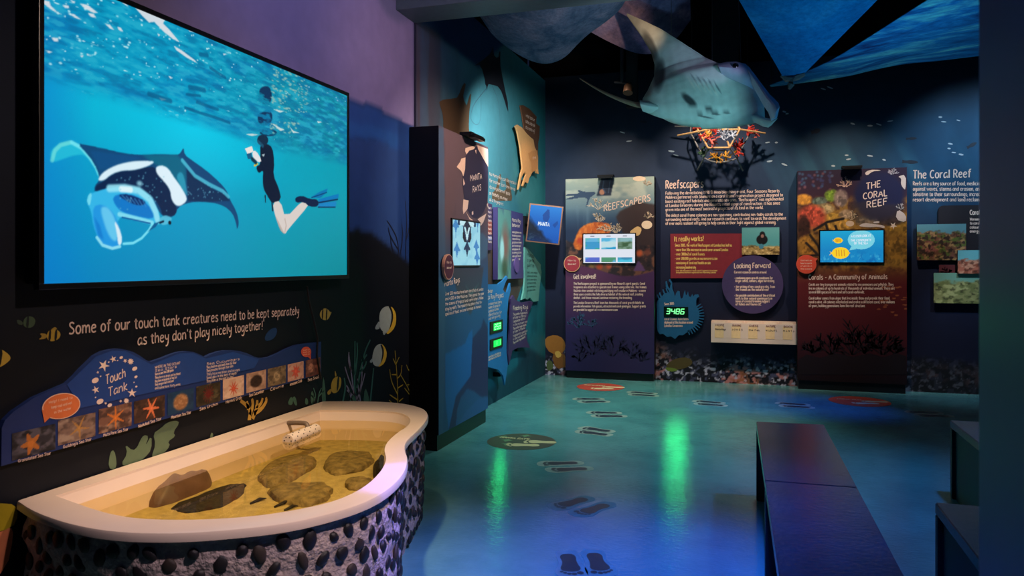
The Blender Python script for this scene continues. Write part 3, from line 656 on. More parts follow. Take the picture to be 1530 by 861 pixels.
SCR = mat('lit_screen', (0,0,0), rough=.25, emit=1.0, attr=True)
r.build('screen', tv, SCR, .002)
CAB = flat((16, 16, 18))
V, Fc = tube([PLW.p3(*PLW.uv(x, y), .03) for x, y in [(452,428),(455,450),(462,478),(468,505),(467,530),(470,550),(473,566)]], .006, 6)
obj('cable', V, Fc, CAB, tv)

# ================================================================ TOUCH-TANK BOARD
PBD = Plane('L', .022)
out = [(2,697),(3,640),(8,628),(21,615),(52,594),(80,582),(101,573),(113,562),(122,552),(143,531.5),(155,525),(167,522),(178,521),(188,523),(199,526),(209,531.5),(218,538),(226,541),(235,538),(244,535),(256,530),(268,526),(279,525),(289,526),(299,530),(307,534),(317,529),(327,525.6),(338,523.5),(348,523.5),(359,525),(369,528),(380,533),(387,535),(396,535),(404,533.5),(417,528),(428.5,522),(440,517),(449,514.5),(465,512.5),(480,511),(480,559)]
bd = root('information_board', (.0, PBD.uv(240, 640)[0], PBD.uv(5, 697)[1]), 'long blue wave-topped touch tank board with a row of sea creature photos', 'information board')
slab('board', PBD, px(PBD, out), .02, flat((24, 46, 104)), bd, -.021)
pr('print', [(100,575),(143,533),(167,524),(188,525),(226,545),(268,528),(289,528),(307,536),(348,526),(387,537),(380,550),(300,570),(200,592),(120,610)], (28, 62, 134), bd, PBD, .0005)
def photo(plane, u0, u1, v0, v1, pal, seed, subj, name='photo', parent=None, n=34, thick=.002, off=.001, sc=4):
    r = Raster(plane, u0, u1, v0, v1, n, max(8, int(n*(v1-v0)/(u1-u0))), pal[0])
    for i, c in enumerate(pal[1:]): r.mix(np.clip((r.n(sc*(1+.5*i), sc*(1+.5*i), 3, seed+i*7)-.48)*6, 0, 1)*.85, c)
    if subj: subj(r, u0, u1, v0, v1)
    return r.build(name, parent, PRINT, off)
def star(col, cx=.5, cy=.5, k=5, rr=.42, w=.10, rot=.3):
    def f(r, u0, u1, v0, v1):
        S, T = (r.S-cx)*(u1-u0)/(v1-v0), r.T-cy; a = np.arctan2(T, S)+rot; d = np.hypot(S, T)
        w_ = np.abs(((a/(2*math.pi)*k) % 1)-.5)*2*math.pi/k; m = (d*np.sin(math.pi/k-w_) < w*(1-d/rr*.75)) & (d < rr)
        r.mix(m*.95, col); r.mix((d < w*.8)*.6, [min(255, c*1.15) for c in col])
    return f
def disc(col, cx=.5, cy=.5, rx=.25, ry=.3, sp=None):
    def f(r, u0, u1, v0, v1):
        d = np.hypot((r.S-cx)/rx, (r.T-cy)/ry); n = r.n(14, 14, 2, 3)
        r.mix(np.clip((1-d)*4, 0, 1), col); r.mix(np.clip((1-d)*4, 0, 1)*np.clip((n-.55)*8, 0, 1)*.6, sp or [c*.5 for c in col])
    return f
quads = [(16,84,646,635,687,673),(85,143.5,629,616,666,652),(146,197.5,612,601,648,637),(199,247,600,590,635,621),(249,290,589,578.5,621,612),(292,330,578,570,609,599),(332,365,568,560,598,590),(367,398,559,552,588,580),(399,427.5,552,545,579,572),(429,454,545,539.5,571.5,564.6),(456,479,540,533,564.6,559)]
pals = [((50,48,56),(96,90,100),(30,30,34)), ((130,104,92),(168,146,128),(84,66,60)), ((120,84,70),(160,130,110),(70,50,46)), ((70,48,40),(104,72,56),(44,32,28)), ((28,58,92),(40,66,96),(30,50,80)), ((60,50,36),(96,84,60),(40,34,26)), ((206,170,150),(222,190,170),(190,150,130)), ((176,140,120),(196,160,140),(150,118,100)), ((120,100,76),(150,130,100),(84,70,54)), ((196,150,130),(206,164,146),(170,124,108)), ((104,62,50),(136,88,72),(74,44,38))]
subs = [star((190,112,48), .42,.45,5,.42,.16,.6), star((176,128,70),.55,.5,5,.5,.06,.2), star((206,116,50),.5,.5,6,.48,.07,.5), star((226,120,76),.55,.52,6,.5,.08,.1), disc((150,104,70),.5,.48,.32,.42,(196,150,110)), star((96,28,28),.5,.5,14,.46,.05,0), star((196,78,52),.5,.45,9,.36,.06,.2), disc((58,40,34),.5,.5,.34,.36), disc((170,146,112),.5,.5,.2,.32), star((206,84,66),.5,.5,8,.42,.12,.2), disc((190,130,106),.35,.5,.2,.3)]
caps = ['Granulated Sea Star', "Guilding's Sea Star", 'Multi Pore Sea Star', 'Noduled Sea Star', 'Mountain Sea Star', 'Sea Urchin', 'Hermit Crab', 'Sea Cucumber', 'Cowrie', 'Anemone Crab', 'Sea Snail']
for i, (xa, xb, ta, tb, ba, bb) in enumerate(quads):
    u0, u1 = PBD.uv(xa, ta)[0], PBD.uv(xb, tb)[0]
    v1 = (PBD.uv(xa, ta)[1]+PBD.uv(xb, tb)[1])/2; v0 = (PBD.uv(xa, ba)[1]+PBD.uv(xb, bb)[1])/2
    ph = photo(PBD, u0+.004, u1-.004, v0, v1, pals[i], 40+i, subs[i], 'photo', bd, 46)
    w_ = (xb-xa); sl = (bb-ba)/w_
    text(PBD, caps[i], (xa+w_*.15, ba+w_*.15*sl+6.5), (xb-w_*.12, bb+6.0), 4.5, .16, 'caption', CREAM, bd)
# orange speech bubbles
ORG = flat((214, 112, 62)); ORL = flat((236, 196, 170))
q = ell(91, 607, 29, 19, 28, -.22); pr('speech_bubble', q, (236, 196, 170), bd, PBD, .001); o = pr('speech_bubble', ell(91, 607, 27.6, 17.8, 28, -.22), (214, 112, 62), bd, PBD, .0018)
pr('speech_bubble', [(62,612),(66,632),(76,622)], (214, 112, 62), bd, PBD, .0012)
for i, tx in enumerate(["Help! I need to", "keep cool and wet", "in the water"]): text(PBD, tx, (72+4*i, 603.5+7.5*i), (108-1*i, 595.5+8*i), 4, .16, 'lettering', ORL, bd, .003)
pr('speech_bubble', ell(457, 526, 7.6, 7.8, 20), (210, 84, 60), bd, PBD, .0014); pr('speech_bubble', [(459,533),(464,537),(464,529)], (210, 84, 60), bd, PBD, .0014)
for k in range(3): text(PBD, 'touch us', (452, 524.5+3.4*k), (462, 523+3.4*k), 2, .2, 'lettering', ORL, bd, .003)
# title with a ring of sea stars and shells
text(PBD, 'Touch', (157, 575), (188, 563), 14, .11, 'title', PALE, bd, .002, 1); text(PBD, 'Tank', (161, 593), (191, 582), 13, .11, 'title', PALE, bd, .002, 1)
zc = 270/1057.
def stp(cx, cy, r1, r2, k, rot=0): return [(cx+(r1 if j % 2 == 0 else r2)*math.cos(rot+math.pi*j/k), cy+(r1 if j % 2 == 0 else r2)*math.sin(rot+math.pi*j/k)) for j in range(2*k)]
for a_, b_, kind, sz in [(605,260,'s',36),(660,222,'s',22),(707,213,'e',12),(730,232,'s',14),(762,236,'u',20),(786,278,'e',18),(793,326,'e',11),(782,358,'e',5),(795,383,'e',8),(770,420,'s',28),(737,466,'u',18),(704,468,'s',10),(640,492,'e',16),(616,481,'s',10),(583,470,'e',24),(557,446,'e',6),(558,402,'s',24),(555,347,'e',24),(570,300,'s',10),(586,323,'e',6),(634,240,'e',6),(686,230,'e',5)]:
    x, y, k = a_*zc, 480+b_*zc, sz*zc
    p = stp(x, y, k, k*.35, 5, R.random()) if kind == 's' else stp(x, y, k, k*.55, 9) if kind == 'u' else ell(x, y, k*.9, k*.62, 12, -.5)
    pr('sea_star_print', p, (225, 200, 190), bd, PBD, .0012)
for (x, y, xe, ye, ls) in [(231,551,269,544,['WHERE IN THE OCEAN?','Sea Stars','There are more than 2,000 species','They have no brain and no blood','they move on hundreds of tiny feet','They can grow back a lost arm','and some have forty arms']), (308,546,358,538,['Sea Cucumbers','They feed on sand and clean the floor','They breathe through their skin','They have no brain and no eyes','Some glow in the dark at depth','They hide in the reef by day'])]:
    for i, s_ in enumerate(ls): text(PBD, s_, (x, y+5.2*i), (xe-(i % 3)*5, ye+5.3*i), 3.8, .16, 'lettering', PALE, bd, .002, detail=0)

# ================================================================ TOUCH TANK
RZ = .572
PR = Plane('Z', RZ)
oc = px(PR, [(32,749),(47,763),(85,777.5),(127,788),(170,794),(212,796.5),(272,796.5),(340,792),(425,783),(488.5,769),(544,752),(582,731),(605,707),(611,686),(605,671),(607,658.6),(624,644),(639,627),(640.6,616),(629,607.6),(595,601),(544,599),(471.5,598.5)])
ic = px(PR, [(83,741),(132,759),(170,770),(212,776),(276,777.5),(340,775),(403.6,769),(467,757.6),(510,746),(548,726.5),(571,703),(578,686),(573.5,671),(580,658.6),(595,646),(612,635),(614,626),(604,618),(580,614.5),(540,613),(478,613)])
def resample(P, n, close=False):
    P = [Vector((a, b_, 0)) for a, b_ in P]
    if close: P.append(P[0])
    Ls = [0]
    for i in range(len(P)-1): Ls.append(Ls[-1]+(P[i+1]-P[i]).length)
    o = []
    for k in range(n):
        d = Ls[-1]*k/(n-1 if not close else n); i = max(j for j in range(len(Ls)) if Ls[j] <= d+1e-9); i = min(i, len(P)-2)
        f = (d-Ls[i])/(Ls[i+1]-Ls[i]+1e-9); q = P[i].lerp(P[i+1], f); o.append((q.x, q.y))
    return o
oc[0] = (.004, oc[0][1]); oc[-1] = (.004, oc[-1][1])
NO = 90
ocs = resample(smooth_line(oc, 2), NO); ics = resample(smooth_line(ic, 2), NO)
tank = root('touch_tank', (.45, 2.8, 0), 'kidney-shaped pebble-clad touch tank with cream rim, filled with water', 'tank')
ACR = mat('cream_acrylic', (236, 214, 196), rough=.22, spec=.5, noise=.03, scale=6)
def inset(P, d):
    o = []; n = len(P)
    for i in range(n):
        a, c = P[max(i-1, 0)], P[min(i+1, n-1)]; dx, dy = c[0]-a[0], c[1]-a[1]; L_ = math.hypot(dx, dy) or 1
        x, y = P[i][0]-dy/L_*d, P[i][1]+dx/L_*d
        o.append((max(x, .004) , y))
    return o
# the outline runs from the near wall end, round the front, to the far wall end; left of travel is outside
def strip(rings, closed=False):
    V, Fc = [], []; n = len(rings[0])
    for q in rings: V += q
    for k in range(len(rings)-1):
        for i in range(n if closed else n-1):
            j = (i+1) % n; Fc.append((k*n+i, (k+1)*n+i, (k+1)*n+j, k*n+j))
    return V, Fc
sgn = -1
if inset(ocs, .05)[NO//2][0] > ocs[NO//2][0]: sgn = 1
ins = lambda P, d: inset(P, -sgn*d)
lipz = .03
r0 = [(x, y, RZ-lipz) for x, y in ins(ocs, .018)]; r1 = [(x, y, RZ-lipz) for x, y in ocs]; r2 = [(x, y, RZ-.012) for x, y in ocs]; r3 = [(x, y, RZ-.003) for x, y in ins(ocs, .004)]
r4 = [(x, y, RZ) for x, y in ins(ocs, .014)]; r5 = [(x, y, RZ) for x, y in ics]
d_in = [(x, y, RZ-.01) for x, y in ics]
V, Fc = strip([r0, r1, r2, r3, r4, r5, d_in]); o = obj('rim', V, Fc, ACR, tank, True)
# the strip of rim along the wall
bw = [r4[0], r4[-1]]
o = obj('rim', [r4[0], r4[-1], r5[-1], r5[0], d_in[-1], d_in[0]], [(0, 1, 2, 3), (3, 2, 4, 5)], ACR, tank)
SZ = RZ-.155
fl_in = []
cxm = sum(p[0] for p in ics)/NO; cym = sum(p[1] for p in ics)/NO
d2 = [(x+(cxm-x)*.03, y+(cym-y)*.03, RZ-.09) for x, y in ics]; d3 = [(x+(cxm-x)*.06, y+(cym-y)*.06, SZ-.01) for x, y in ics]
V, Fc = strip([d_in, d2, d3], True); obj('basin', V, Fc, ACR, tank, True)
# sand bed
SAND = mat('wet_sand', (190, 172, 112), rough=.8, noise=.25, scale=26, bump=.5, bscale=130)
obj('sand_bed', [(x+(cxm-x)*.05, y+(cym-y)*.05, SZ) for x, y in ics], [list(range(NO-1, -1, -1))], SAND, tank)
# water
m = bpy.data.materials.new('still_water'); m.use_nodes = True; nt = m.node_tree; nt.nodes.clear(); L = nt.links.new
ou = nt.nodes.new('ShaderNodeOutputMaterial'); tr = nt.nodes.new('ShaderNodeBsdfTransparent'); tr.inputs[0].default_value = (.93, .86, .62, 1)
gl = nt.nodes.new('ShaderNodeBsdfGlossy'); gl.inputs['Roughness'].default_value = .03; fr = nt.nodes.new('ShaderNodeFresnel'); fr.inputs[0].default_value = 1.33
nn = nt.nodes.new('ShaderNodeTexNoise'); nn.inputs['Scale'].default_value = 7; bb_ = nt.nodes.new('ShaderNodeBump'); bb_.inputs['Strength'].default_value = .05; L(nn.outputs['Fac'], bb_.inputs['Height'])
L(bb_.outputs[0], gl.inputs['Normal']); mx = nt.nodes.new('ShaderNodeMixShader'); L(fr.outputs[0], mx.inputs[0]); L(tr.outputs[0], mx.inputs[1]); L(gl.outputs[0], mx.inputs[2]); L(mx.outputs[0], ou.inputs[0])
obj('water', [(x+(cxm-x)*.012, y+(cym-y)*.012, RZ-.055) for x, y in ics], [list(range(NO))], m, tank)
# pebble-clad body
MORT = mat('rough_mortar', (196, 176, 170), rough=.9, spec=.15, noise=.18, scale=40, bump=.9, bscale=55)
base = ins(ocs, .022); NB = 16
rg = []
for k in range(NB+1):
    z = (RZ-lipz+.004)*(1-k/NB)
    rg.append([(x, y, z) for x, y in ins(base, .0+.02*(k/NB)+.006*math.sin(k*1.7))])
V, Fc = strip(rg); V = [(max(x+.006*math.sin(y*31+z*17)*math.cos(z*23), .004), y+.006*math.sin(x*29+z*37), z) for x, y, z in V]
obj('pebble_wall', V, Fc, MORT, tank, True)
# pebbles: two shapes shared between them
PEB = mat('black_pebble', (34, 31, 33), rough=.42, spec=.5, noise=.35, scale=60, bump=.2, bscale=40)
PEB2 = mat('brown_pebble', (62, 52, 46), rough=.5, spec=.4, noise=.35, scale=60, bump=.2, bscale=40)
pm = []
for k in range(8):
    bm = bmesh.new(); bmesh.ops.create_icosphere(bm, subdivisions=2, radius=1)
    ph = [R.uniform(0, 6) for _ in range(4)]
    for v in bm.verts:
        a = v.co; f = 1+.13*math.sin(2.1*a.x+ph[0])+.12*math.sin(2.6*a.y+ph[1])+.08*math.sin(3.4*a.z+ph[2])
        v.co = Vector((a.x*f*R.uniform(.98, 1.02), a.y*f, a.z*f))
    me = bpy.data.meshes.new('pebble'); bm.to_mesh(me); bm.free(); me.materials.append(PEB if k < 6 else PEB2)
    me.polygons.foreach_set('use_smooth', [True]*len(me.polygons)); pm.append(me)
arc = [0]
for i in range(NO-1): arc.append(arc[-1]+math.hypot(base[i+1][0]-base[i][0], base[i+1][1]-base[i][1]))
spots = []; tries = 0
while len(spots) < 298 and tries < 60000:
    tries += 1
    a, z = R.uniform(.02, arc[-1]-.25), R.uniform(.05, RZ-lipz-.034)
    dmin = .066 if tries < 20000 else .060
    if all(((a-p)/.86)**2+(z-q)**2 > dmin**2 for p, q, _ in spots): spots.append((a, z, 0))
for a, z, _ in spots:
    i = max(j for j in range(NO-1) if arc[j] <= a); f = (a-arc[i])/(arc[i+1]-arc[i]+1e-9)
    x, y = base[i][0]*(1-f)+base[i+1][0]*f, base[i][1]*(1-f)+base[i+1][1]*f
    dx, dy = base[i+1][0]-base[i][0], base[i+1][1]-base[i][1]; L_ = math.hypot(dx, dy)
    tx = Vector((dx/L_, dy/L_, 0)); nx = Vector((dy/L_, -dx/L_, 0))
    if nx.dot(Vector((x-cxm, y-cym, 0))) < 0: nx = -nx
    o = bpy.data.objects.new('pebble', R.choice(pm)); COL.objects.link(o); o.parent = tank
    rot = R.uniform(-.9, .9); c, s_ = math.cos(rot), math.sin(rot); zz = Vector((0, 0, 1))
    ax = tx*c+zz*s_; az = -tx*s_+zz*c; A, B_ = R.uniform(.016, .023), R.uniform(.021, .034)
    inw = .016*(1-z/.52)
    M = Matrix((ax*A, nx*.012, az*B_)).transposed().to_4x4(); M.translation = Vector((x, y, z))-nx*(inw-.001)-WLOC[tank.name]
    o.matrix_local = M
# things in the water
def rock(name, pts_px, zt, h, mt, label, rough=.012, seed=0, flat_top=.55):
    pl = Plane('Z', zt); P = smooth_loop(px(pl, pts_px), 3 if flat_top < .5 else 2); n = len(P); cx = sum(p[0] for p in P)/n; cy = sum(p[1] for p in P)/n
    rs = random.Random(seed); V = []; rings = [(1.02, 0), (1.0, .35), (.94, .7), (.8, .92), (.55, 1.), (.25, 1.03)] if flat_top >= .5 else [(1, 0), (.97, .25), (.9, .5), (.78, .74), (.6, .9), (.38, .98), (.15, 1.0)]
    ph = [rs.uniform(0, 6) for _ in range(6)]
    for s_, q in rings:
        for i, (x, y) in enumerate(P):
            a = 6.283*i/n; k = 1+rough*3*math.sin(3*a+ph[0]+q*2)+rough*3*math.sin(7*a+ph[1]-q*3)+rough*2*math.sin(13*a+ph[4]+q*5)
            V.append((cx+(x-cx)*s_*k, cy+(y-cy)*s_*k, SZ-.004+h*q*(1+.12*math.sin(a*2+ph[2])+.08*math.sin(a*5+ph[3]+s_*9))))
    Fc = [(k*n+i, k*n+(i+1) % n, (k+1)*n+(i+1) % n, (k+1)*n+i) for k in range(len(rings)-1) for i in range(n)]
    Fc.append([(len(rings)-1)*n+i for i in range(n)])
    o = obj(name, V, Fc, mt, None, True); return tag(o, label, 'rock', 'rocks in the touch tank')
SLATE = mat('ridged_slate', (134, 118, 76), rough=.75, noise=.6, scale=30, bump=1., bscale=34)
DARK = mat('dark_slate', (40, 35, 28), rough=.7, noise=.5, scale=30, bump=1., bscale=40)
BRN = mat('smooth_brown_stone', (104, 78, 66), rough=.5, noise=.25, scale=14, bump=.1)
rz = SZ+.03
rock('rock', [(386,705),(396,690),(420,680),(450,675),(475,680),(470,692),(440,708),(410,720),(388,716)], rz, .035, SLATE, 'flat ridged slate rock below the white spray pipe', seed=1)
rock('rock', [(482,690),(492,675),(515,669),(545,668),(560,677),(552,692),(520,700),(490,700)], rz, .03, SLATE, 'ridged slate rock at the far end of the tank', seed=2)
rock('rock', [(398,728),(420,718),(460,716),(490,718),(500,728),(485,741),(450,748),(415,742)], rz, .035, SLATE, 'scalloped slate rock in the middle of the tank near the front rim', seed=3)
rock('rock', [(515,715),(525,708),(545,707),(558,712),(550,721),(528,724),(517,721)], rz, .03, SLATE, 'small slate rock close to the narrow waist of the tank', seed=4)
rock('rock', [(252,748),(285,738),(320,724),(366,712),(368,720),(352,738),(320,752),(275,756)], rz, .022, DARK, 'sharp crescent slate slab at the left end of the tank', seed=5)
rock('rock', [(216,742),(222,728),(240,716),(270,706),(300,694),(330,688),(334,692),(318,702),(318,718),(290,730),(255,742),(228,750)], rz, .085, BRN, 'smooth brown stone leaning on the back wall of the tank', .006, 6, .3)
rock('rock', [(556,700),(562,690),(574,684),(577,694),(572,706),(562,712)], rz, .06, DARK, 'dark upright stone under the front rim at the narrow waist', seed=7)
for i, (x, y, l, rt) in enumerate([(374,752,12,.5),(410,757,14,.25),(425,762,10,.2),(448,752,8,.4)]):
    pl = Plane('Z', SZ+.006); u, v = pl.uv(x, y); u2, v2 = pl.uv(x+l*2, y-l*.6)
    V, Fc = tube([(u, v, SZ+.004), ((u+u2)/2, (v+v2)/2+.01, SZ+.010), (u2, v2, SZ+.006)], [.004, .007, .002], 6)
    tag(obj('wood_chip', V, Fc, DARK), ['leftmost dark splinter on the sand, beside the crescent slab', 'second dark splinter from the left on the sand by the front rim', 'third dark splinter from the left, closest to the front rim', 'rightmost dark splinter, next to the scalloped rock'][i], 'splinter', 'dark splinters on the sand')
# perforated spray pipe
PVC = mat('white_pvc', (232, 214, 196), rough=.35, noise=.03); HOLE = flat((40, 30, 24))
pz = RZ-.048; pl = Plane('Z', pz); pa, pb = Vector((*pl.uv(430, 659), pz)), Vector((*pl.uv(472, 642), pz))
sp_ = root('spray_pipe', pa, 'white perforated spray pipe with elbow on the tank wall', 'pipe')
V, Fc = tube([pa, pa.lerp(pb, .5), pb], .031, 20, True); obj('pipe', V, Fc, PVC, sp_, False)
ax = (pb-pa).normalized(); s1 = ax.cross(Vector((0, 0, 1))).normalized(); s2_ = s1.cross(ax)
hp = []
for k in range(9):
    for j in range(6):
        an = 2*math.pi*j/6+(k % 2)*.5; nn_ = s1*math.cos(an)+s2_*math.sin(an); c = pa.lerp(pb, (k+.6)/9.4)+nn_*.0305
        hp.append(tube([c, c+nn_*.0012], .0036, 6))
for j in range(6):
    an = 2*math.pi*j/6; c = pa+(s1*math.cos(an)+s2_*math.sin(an))*.019; hp.append(tube([c+ax*.001, c-ax*.001], .0036, 6))
V, Fc = merge(hp); o = obj('holes', V, Fc, HOLE, sp_); o['kind'] = 'stuff'
mid = pa.lerp(pb, .72)
wx = [p for p in ics]; 
V, Fc = tube(smooth_line([tuple(mid), tuple(mid+Vector((-.01, .01, .035))), tuple(mid+Vector((-.035, .02, .045))), (.082, mid.y+.03, pz+.03)], 2), .012, 10)
obj('elbow', V, Fc, mat('grey_pvc', (120, 104, 92), rough=.4), sp_, True)
V, Fc = tube([(.060, mid.y+.03, pz+.03), (.088, mid.y+.03, pz+.03)], .019, 12); obj('collar', V, Fc, PVC, sp_, True)

# ================================================================ MANTA SECTION
KH = 2.42
def kiosk(name, kind, d, x0, x1, label, zb=.11):
    """free-standing upright display: black box, printed face, plinth; returns root and the face plane"""
    pl = Plane(kind, d); u0, u1 = pl.uv(x0, 400)[0], pl.uv(x1, 400)[0]
    if kind == 'L': k = root(name, (d/2, (u0+u1)/2, 0), label, 'display panel'); bx = (0.002, d-.002, u0, u1)
    else: k = root(name, ((u0+u1)/2, (d+YB)/2, 0), label, 'display panel'); bx = (u0, u1, d+.002, YB-.002)
    box('body', *bx, zb, KH, BLACK, k, .003)
    bx = (bx[0]+.0, bx[1]-.015, bx[2]+.01, bx[3]-.01) if kind == 'L' else (bx[0]+.01, bx[1]-.01, bx[2]+.015, bx[3])
    box('plinth', *bx, 0, zb, mat('plinth_black', (16, 18, 22), rough=.4), k)
    return k, pl, u0, u1
def screen(k, pl, u0, u1, v0, v1, rs, name='screen', fr=.012, gain=None):
    f = slab('screen_frame', pl, rect(u0-fr, u1+fr, v0-fr, v1+fr), .012, BEZ, k, .0015)
    rs.build(name, f, gain or SCR, .0142)
def badge(k, pl, cx, cy, rpx, col, rim, lines, tail=None, label=None):
    u, v = pl.uv(cx, cy); ru = abs(pl.uv(cx, cy-rpx)[1]-v)
    b_ = slab('round_sign', pl, ell(u, v, ru, ru, 32), .02, flat(rim), k, .012, label)
    slab('sign_face', pl, ell(u, v, ru*.93, ru*.93, 32), .001, flat(col), b_, .0322)
    if tail: slab('sign_tail', pl, [(u+ru*.55, v+ru*.75), (u+ru*1.15, v+ru*.62), (u+ru*.85, v+ru*.25)], .018, flat(rim), b_, .012)
    n = len(lines)
    for i, s_ in enumerate(lines):
        w_ = ru*(1.15 if n > 2 else 1.0); y = v+ru*(.28-.42*i if n < 3 else .34-.3*i); h_ = ru*(.2 if n < 3 else .15)
        st, L_ = text_strokes(s_, 0); S = [[(u-w_/2+a*w_/L_, y+q*h_/9) for a, q in t_] for t_ in st]
        V, Fc = ribbon(pl, S, h_*.16, .0342); obj('lettering', V, Fc, CREAM, b_)
def lamp(k, pl, cx, cy, w_=.16):
    u, v = pl.uv(cx, cy); v = KH
    o = slab('lamp', pl, rect(u-w_/2, u+w_/2, v+.004, v+.03), .10, BLACK, k, -.02)
    slab('lamp_head', pl, rbox(u-w_*.42, u+w_*.42, v-.012, v+.012, .008), .05, mat('lamp_black', (12, 12, 14), rough=.3), o, .05)
kx, PM, mu0, mu1 = kiosk('manta_display', 'L', .242, 655.5, 729, 'tall manta ray display panel with black end, nearest the tank', .12)
z6 = lambda q: [(600+a*260/658., 340+b_*260/658.) for a, b_ in q]
z3 = lambda q: [(645+a*110/351., 190+b_*110/351.) for a, b_ in q]
r = Raster(PM, mu0, mu1, .12, KH, 110, 220, (38, 78, 122))
r.mix(np.clip((r.V-1.25)/.5, 0, 1), (96, 76, 84)); r.mix(np.clip((r.n(5, 7, 3, 9)-.5)*5, 0, 1)*np.clip((r.V-1.3)/.3, 0, 1)*.5, (64, 54, 66))
r.poly([(655,190),(663,190),(666,420),(662,656),(655,660)], (58, 96, 132), .6, 2)
r.poly(z6([(165,480),(240,440),(255,400),(268,385),(272,600),(240,620),(215,640),(205,700),(210,760),(180,780),(165,640)]), (28, 96, 160), .9, 1)
r.poly(z6([(268,420),(300,380),(310,345),(326,380),(328,640),(300,640),(275,620),(250,610),(225,640),(210,690),(205,760),(175,780),(205,640),(262,560)]), (40, 44, 84), .95, 1)
r.poly(z6([(205,760),(240,700),(290,650),(328,640),(328,730),(145,830),(145,790)]), (44, 84, 136), .8, 1)
r.poly(z6([(185,150),(215,260),(260,330),(300,240),(310,150)]), (66, 56, 62), .7, 2); r.poly(z6([(240,215),(262,250),(300,200),(262,260)]), (70, 120, 120), .8, 1)
r.poly(z3([(215,500),(245,505),(268,540),(262,620),(225,640),(220,560)]), (70, 104, 130), .7, 1)
r.build('printed_face', kx, PRINT, .0)
pr('dark_disc', smooth_loop(z3([(155,150),(180,100),(215,88),(250,110),(268,170),(270,300),(262,370),(240,420),(205,440),(175,410),(155,350),(145,260)]), 1), (50, 44, 66), kx, PM, .001)
for q in ([(118,190),(135,165),(140,150),(160,145),(158,200),(150,235),(140,210)],[(150,345),(175,350),(170,390),(150,415),(147,390)],[(215,85),(267,105),(268,190),(245,150),(220,105)],[(160,100),(215,85),(200,105),(178,112),(165,130),(158,115)],[(217,440),(260,412),(245,455),(232,472),(228,450)],[(190,405),(197,400),(198,416),(190,420)],[(148,240),(158,270),(150,280)],[(160,400),(178,430),(195,445),(180,440)],[(205,110),(212,108),(211,128)],[(262,370),(268,360),(268,385)]):
    pr('manta_shape_print', z3(q), (226, 186, 166), kx, PM, .0016)
text(PM, 'MANTA', z3([(182,258)])[0], z3([(240,246)])[0], 9, .15, 'title', CREAM, kx, .0025, 1); text(PM, 'RAYS', z3([(194,312)])[0], z3([(236,300)])[0], 9, .15, 'title', CREAM, kx, .0025, 1)
su0, su1 = PM.uv(674, 360)[0], PM.uv(715, 360)[0]; sv1, sv0 = PM.uv(694, 331)[1], PM.uv(694, 396.5)[1]
r = Raster(PM, su0, su1, sv0, sv1, 70, 84, (150, 210, 226))
r.mix(np.clip((r.n(5, 5, 3, 6)-.5)*4, 0, 1)*.4, (110, 180, 210))
def mshape(r, cx, cy, s_, col, al=1):
    P = [(0,1),(.12,.8),(.5,.35),(1,.0),(.95,-.2),(.5,-.15),(.25,-.5),(.05,-.9),(0,-1.6),(-.05,-.9),(-.25,-.5),(-.5,-.15),(-.95,-.2),(-1,0),(-.5,.35),(-.12,.8)]
    u0, u1, v0, v1 = r.b; r.poly([(u0+(cx+a*s_)*(u1-u0), v0+(cy+b_*s_)*(u1-u0)) for a, b_ in P], col, al, uv=True)
r.poly([(.36,.95),(.40,.80),(.60,.80),(.64,.95),(.58,.85),(.42,.85)] and [(su0+(su1-su0)*a, sv0+(sv1-sv0)*b_) for a, b_ in [(.36,.92),(.42,.80),(.58,.80),(.64,.92),(.66,.62),(.60,.52),(.40,.52),(.34,.62)]], (20, 26, 40), uv=True)
mshape(r, .5, .58, .34, (22, 60, 96)); mshape(r, .5, .56, .26, (190, 228, 236)); mshape(r, .5, .52, .12, (24, 40, 60)); mshape(r, .5, .22, .12, (20, 50, 80))
for q in [(.12,.85),(.10,.5),(.14,.2),(.85,.95),(.9,.6),(.85,.25),(.1,1.05),(.88,.1)]: mshape(r, q[0], q[1], .11, (60, 130, 190))
screen(kx, PM, su0, su1, sv0, sv1, r)
badge(kx, PM, 665, 399, 19, (78, 36, 62), (206, 150, 130), ['How to', 'donate now?'], label='small round plum sign with pale rim')
lamp(kx, PM, 700, 212, .3)
text(PM, 'Manta Rays', (664, 428.5), (687, 421.5), 8.5, .15, 'heading', CREAM, kx)
for i, (s_, xe) in enumerate([('Over 200 mantas have been identified at Landaa', 722), ('and 4,000 in the Maldives. They spend the year', 723), ('the oceans of tropical and warm waters. Males', 722), ('stay by reefs. The research has shown that few', 720), ('species of food, and are harmless to humans', 719)]):
    text(PM, s_, (665, 441.5+7.6*i), (xe, 434-.35*i+7.6*i-.9*i), 4.6, .18, 'lettering', CREAM, kx, detail=0)

# ---- boards and cut-out signs on the far part of the left wall
def sign(name, pts, d, col, label, cat='sign', th=.018, group=None, sm=1):
    pl = Plane('L', d); P = px(pl, pts); P = smooth_loop(P, sm) if sm else P
    u = sum(p[0] for p in P)/len(P); v = min(p[1] for p in P)
    k = root(name, (d/2, u, v), label, cat, group); b_ = slab('sign_board', pl, P, th, flat(col), k, -th)
    # stand-off spacers behind the board
    if d-th > .006:
        box('spacer', .0, d-th, u-.02, u+.02, v+.10, v+.14, BLACK, k)
    return k, pl
z4 = lambda q: [(725+a*125/598., 290+b_*125/598.) for a, b_ in q]
z5 = lambda q: [(725+a*100/430., 420+b_*100/430.) for a, b_ in q]
zw = lambda q: [(735+a*90/484., 140+b_*90/484.) for a, b_ in q]
k, pl = sign('information_board', [(714,298),(735.5,305.5),(735.5,373.5),(714,376)], .03, (60, 44, 76), 'narrow plum board half hidden behind the manta display panel', 'information board', .02, sm=0)
